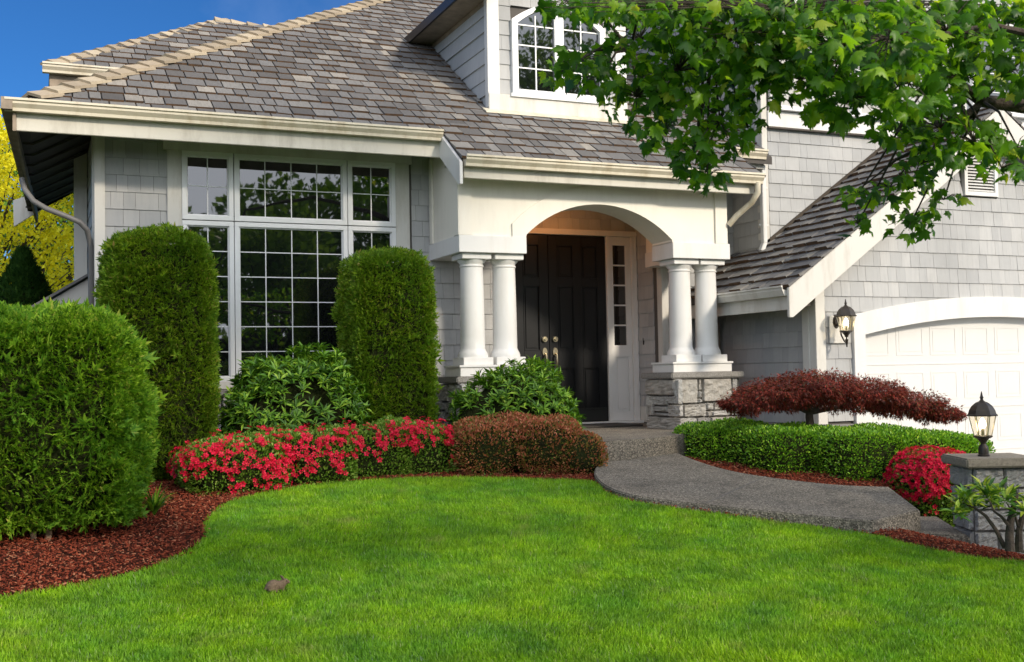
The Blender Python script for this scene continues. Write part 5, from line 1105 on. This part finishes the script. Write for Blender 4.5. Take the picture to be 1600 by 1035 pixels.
EL = [(905, 96, 52, 34, 5.15, .9), (878, 112, 30, 20, 5.2, .9), (940, 120, 35, 30, 5.1, 1), (1000, 60, 58, 52, 5.15, .95), (995, 150, 55, 50, 5.05, 1.1), (900, 6, 60, 10, 5.1, 1.0), (1010, 8, 150, 26, 4.8, 1.1), (1060, 110, 65, 80, 5, 1.3), (1040, 205, 42, 30, 5, 1),
  (1085, 245, 38, 36, 4.95, 1.0), (1105, 278, 32, 22, 4.9, .9), (1125, 190, 50, 60, 4.9, 1), (1168, 200, 25, 26, 4.9, .9), (1150, 60, 85, 60, 4.7, 1.3), (1180, 120, 60, 50, 4.8, 1.2), (1240, 60, 80, 68, 4.7, 1.3), (1250, 125, 60, 30, 4.8, 1.0), (1330, 70, 90, 68, 4.3, 1.3), (1330, 150, 80, 40, 4.6, 1.1),
  (1290, 175, 40, 18, 4.8, .9), (1390, 60, 80, 55, 3.7, 1.0), (1420, 130, 60, 50, 4.0, 1.0), (1480, 50, 90, 50, 4.3, 1.3), (1560, 40, 70, 50, 4.6, 1.2), (1500, 120, 50, 40, 4.5, 1.1), (1470, 200, 55, 45, 5, 1.1), (1400, 205, 55, 18, 5.15, .9), (1520, 220, 60, 40, 4.7, 1.2),
  (1580, 110, 30, 40, 4.8, 1.0), (1440, 255, 50, 30, 5.2, 1.0), (1390, 292, 55, 20, 5.3, .8), (1340, 305, 35, 18, 5.3, .9), (1340, 350, 26, 22, 5.3, .7), (1425, 345, 45, 22, 5.35, 1.0), (1475, 312, 30, 20, 5.3, .8), (1565, 262, 36, 15, 4.6, .9), (1590, 230, 25, 20, 4.7, .8), (1220, 15, 380, 24, 4.6, 1.2), (1700, 120, 90, 60, 4.8, .8), (1840, 100, 90, 70, 5.1, .8), (1760, 220, 90, 40, 5.2, .7), (1950, 160, 90, 70, 5.4, .7), (1700, 20, 120, 40, 4.7, .9)]
PP, DD, NN_, SS = [], [], [], []; rng = random.Random(5)
for (ex_, ey_, rx_, ry_, d, dn) in EL:
    n_ = int(math.pi * rx_ * ry_ / 84 * dn); cc = dep(ex_, ey_, d)
    lim = min(limb[3:], key=lambda q: np.linalg.norm(q - cc))
    if np.linalg.norm(lim - cc) < 1.0: tb.tube([lim, (lim + cc) / 2 + np.array([0, 0, .05]), cc], [.008, .006, .0035], 6)
    for k in range(n_):
        a = rng.uniform(0, 6.28); r_ = math.sqrt(rng.random()); dd = d + rng.uniform(-.28, .28)
        p = dep(ex_ + rx_ * r_ * math.cos(a), ey_ + ry_ * r_ * math.sin(a), dd)
        if k % 4 == 0:
            q = cc + (p - cc) * .5 + np.array([0, 0, .02]); tb.tube([cc, q, p + (0, 0, .015)], [.0030, .0022, .0012], 4)
        PP.append(p); h = np.array([rng.gauss(0, .7), rng.gauss(0, .7), -.55 + rng.gauss(0, .45)]); DD.append(h)
        NN_.append([rng.gauss(0, .45), -.55 + rng.gauss(0, .45), .8]); L = rng.uniform(.034, .082); SS.append((L * rng.uniform(.6, 1.12), L, L * rng.uniform(.4, 2.6)))
tb.build('trunk', M['bark'], t, smooth=True)
# the rest of the crown, above and beside the picture
cl = [(6.2, 2.6, 8.6, 1.7, 1.7, 1.1), (5.4, 2.2, 8.2, 1.2, 1.5, .8), (7.2, 1.6, 8.9, 1.5, 1.5, 1.2), (8.6, .2, 7.2, 1.6, 1.6, 1.6), (9.6, -.4, 5.6, 1.5, 1.5, 1.4)]
XP = []
for (a, b_, d, r1, r2, r3) in cl:
    for k in range(12):
        v = RG.normal(size=3); v /= np.linalg.norm(v); v *= RG.random() ** .4; q = np.array([a, b_, d]) + v * (r1, r2, r3)
        XP.append(q + RG.normal(size=(80, 3)) * (.42, .42, .22))
XP = np.concatenate(XP)
Dp = XP @ CM[2] - CP @ CM[2]; uu = 800 + F * ((XP - CP) @ CM[0]) / Dp; vv = 517.5 + F * ((XP - CP) @ CM[1]) / Dp
XP = XP[~((Dp > 0) & (uu > -60) & (uu < 1640) & (vv > -60) & (vv < 1100))]
k = len(XP); PP = np.concatenate([np.array(PP), XP]); DD = np.concatenate([np.array(DD), RG.normal(size=(k, 3)) * .8 + (0, 0, -.4)]); NN_ = np.concatenate([np.array(NN_), RG.normal(size=(k, 3)) * .5 + (0, 0, 1)])
L = RG.uniform(.10, .16, k); SS = np.concatenate([np.array(SS), np.stack([L, L, L], 1)])
scatter('crown', LV, LF, PP, frames(DD, NN_), SS, M['maple'], t)
# ------------------------------------------------------------------ trees beyond the left corner
def bgtree(name, base, blobs, n, size, mat, label, trunk_r=.12, tmpl=DIAM, rnd=.9, up=.2, inset=.5, wscale=.7, branches=6):
    t = thing(name, base, label, 'tree'); P, Nn = blob_points(blobs, n, inset, .25, 1.5); D = Nn + unit(len(P)) * rnd + (0, 0, up)
    scatter('crown', tmpl[0], tmpl[1], P, frames(D, Nn + unit(len(P)) * .8), (size * RG.uniform(.6, 1.3, len(P)))[:, None] * np.array([wscale, 1, 1]), mat, t)
    tb = MB(); zt_ = max(b[2] for b in blobs); tb.tube([base, (base[0] + .1, base[1], base[2] + (zt_ - base[2]) * .5), (base[0], base[1], zt_)], [trunk_r, trunk_r * .7, trunk_r * .25], 10)
    rg = random.Random(len(blobs))
    for b in blobs:
        for k in range(branches):
            e = np.array(b[:3]) + np.array([rg.uniform(-1, 1) * b[3], rg.uniform(-1, 1) * b[4], rg.uniform(-.6, .8) * b[5]]) * .9
            s0 = np.array([base[0], base[1], base[2] + (e[2] - base[2]) * .55]); tb.tube([s0, (s0 + e) / 2 + (0, 0, .1), e], [trunk_r * .35, trunk_r * .2, trunk_r * .07], 6)
    tb.build('trunk', M['bark'], t, smooth=True); return t
yb = []
for (x, y, rx_, ry_) in ((15, 225, 45, 22), (40, 265, 55, 16), (5, 290, 50, 20), (70, 300, 40, 14), (30, 330, 60, 14), (95, 345, 45, 16), (20, 372, 50, 14), (115, 390, 30, 14), (70, 400, 45, 12), (125, 425, 25, 14), (85, 445, 30, 12), (10, 430, 30, 10), (-60, 260, 60, 50), (-70, 380, 60, 60), (95, 365, 30, 10), (100, 470, 30, 10), (-10, 195, 40, 14)):
    c_ = dep(x, y, 19 + (x * 7 % 5) * .3); k = 19.5 / F; yb.append((c_[0], c_[1], c_[2], rx_ * k, .8, ry_ * k, 2.2))
b0 = dep(-30, 480, 19.8); bgtree('golden_tree', (b0[0], b0[1], .8), yb, 10500, .075, M['yellow'], 'golden yellow leaved tree seen past the left corner of the house', .10, inset=.25, branches=3)
gb_ = []
for i, (x, y, r) in enumerate(((-120, 330, 120), (0, 300, 100), (90, 320, 90), (130, 260, 60), (60, 420, 90), (150, 400, 70), (220, 380, 70), (-40, 440, 110))):
    c_ = dep(x, y, 25); k = 25 / F; gb_.append((c_[0], c_[1], c_[2], r * k, 1.2, r * k * .9, 2.3))
b0 = dep(60, 500, 25); bgtree('broadleaf_tree', (b0[0], b0[1], .8), gb_, 17000, .17, M['green_bg'], 'mid green broadleaf tree behind the golden tree', .2, inset=.6)
t = thing('conifer', (-2.75, 13.6, .9), 'small dark pointed conifer just above the big left hedge', 'tree')
c0 = dep(36, 430, 14); zt_ = dep(36, 392, 14)[2]; n_ = 9000
h = RG.random(n_) ** .8; rr_ = (.33 * (1 - h) ** .8 + .03) * 1.0; a = RG.uniform(0, 6.283, n_); zb_ = .95
Hc = zt_ - zb_; zz = zt_ - (1 - h) * Hc; rr_ = np.minimum((zt_ - zz + .04) * .52, .55) * RG.uniform(.82, 1.06, n_)
P = np.stack([c0[0] + rr_ * np.cos(a), c0[1] + rr_ * np.sin(a), zz], 1); Nn = np.stack([np.cos(a), np.sin(a), np.full(n_, .4)], 1)
t.location = (c0[0], c0[1], .9)
scatter('crown', SPRIG[0], SPRIG[1], P, frames(Nn + unit(n_) * .4 + (0, 0, .8), Nn), .085 * RG.uniform(.6, 1.2, n_), M['conifer'], t)
MB().lathe([(.5, .97), (.46, zb_ + (zt_ - zb_) * .45), (.02, zt_ - .1)], c0[0], c0[1], 14).build('dark_core', M['dark_fill'], t); MB().tube([(c0[0], c0[1], .8), (c0[0], c0[1], 1.4)], .07, 8).build('trunk', M['bark'], t)
# trees across the street, behind the viewer: seen mirrored in the windows, and they shade the front of the lawn
hd = [(-26 + 9 * i_, -26 - (i_ % 2), 1.4, 5.2, 1.4, 2.2 + .4 * (i_ % 3), 3.) for i_ in range(9)]
t = thing('street_hedge', (10, -26, -.5), 'tall green hedge across the street behind the viewer', 'hedge'); core('dark_core', hd, .93, M['dark_fill'], t, -.5); sprays('foliage', hd, 16000, .30, M['green_bg'], t, .2, .8, .2, .2, DIAM, lumpf=1.)
for i, (x, y, r, hgt) in enumerate(((6.0, -6.5, 1.9, 6.6), (9, -17, 3.2, 9.5), (15, -20, 3.8, 11.0), (3.5, -20, 3.0, 9.0), (22, -19, 4, 11), (-6, -21, 4, 10), (11.0, -9.5, 2.0, 6.4), (26.5, -31, 5.0, 21.5), (19, -33, 4.2, 18))):
    lb = ('rounded street tree nearest behind the viewer', 'medium tree across the street opposite the porch', 'tall tree across the street opposite the garage', 'smaller tree across the street opposite the big window', 'broad tree across the street at the far right', 'broad tree across the street at the far left', 'small tree by the driveway behind the viewer', 'tallest tree beyond the street trees opposite the garage', 'second tallest tree beyond the street trees')[i]
    zb_ = hgt - 2 * r * .85; bl = [(x, y, hgt - r * .85, r, r, r * .8, 2.2), (x + r * .5, y + .4, hgt - r * 1.1, r * .6, r * .6, r * .5, 2.2), (x - r * .55, y, hgt - r * 1.15, r * .55, r * .6, r * .5, 2.2)]
    bgtree('street_tree', (x, y, -.3), bl, 5200 if y > -12 else 11000, .24 if y > -12 else .30, M['green_bg'], lb, .16, inset=r * .75, wscale=.8, branches=5)
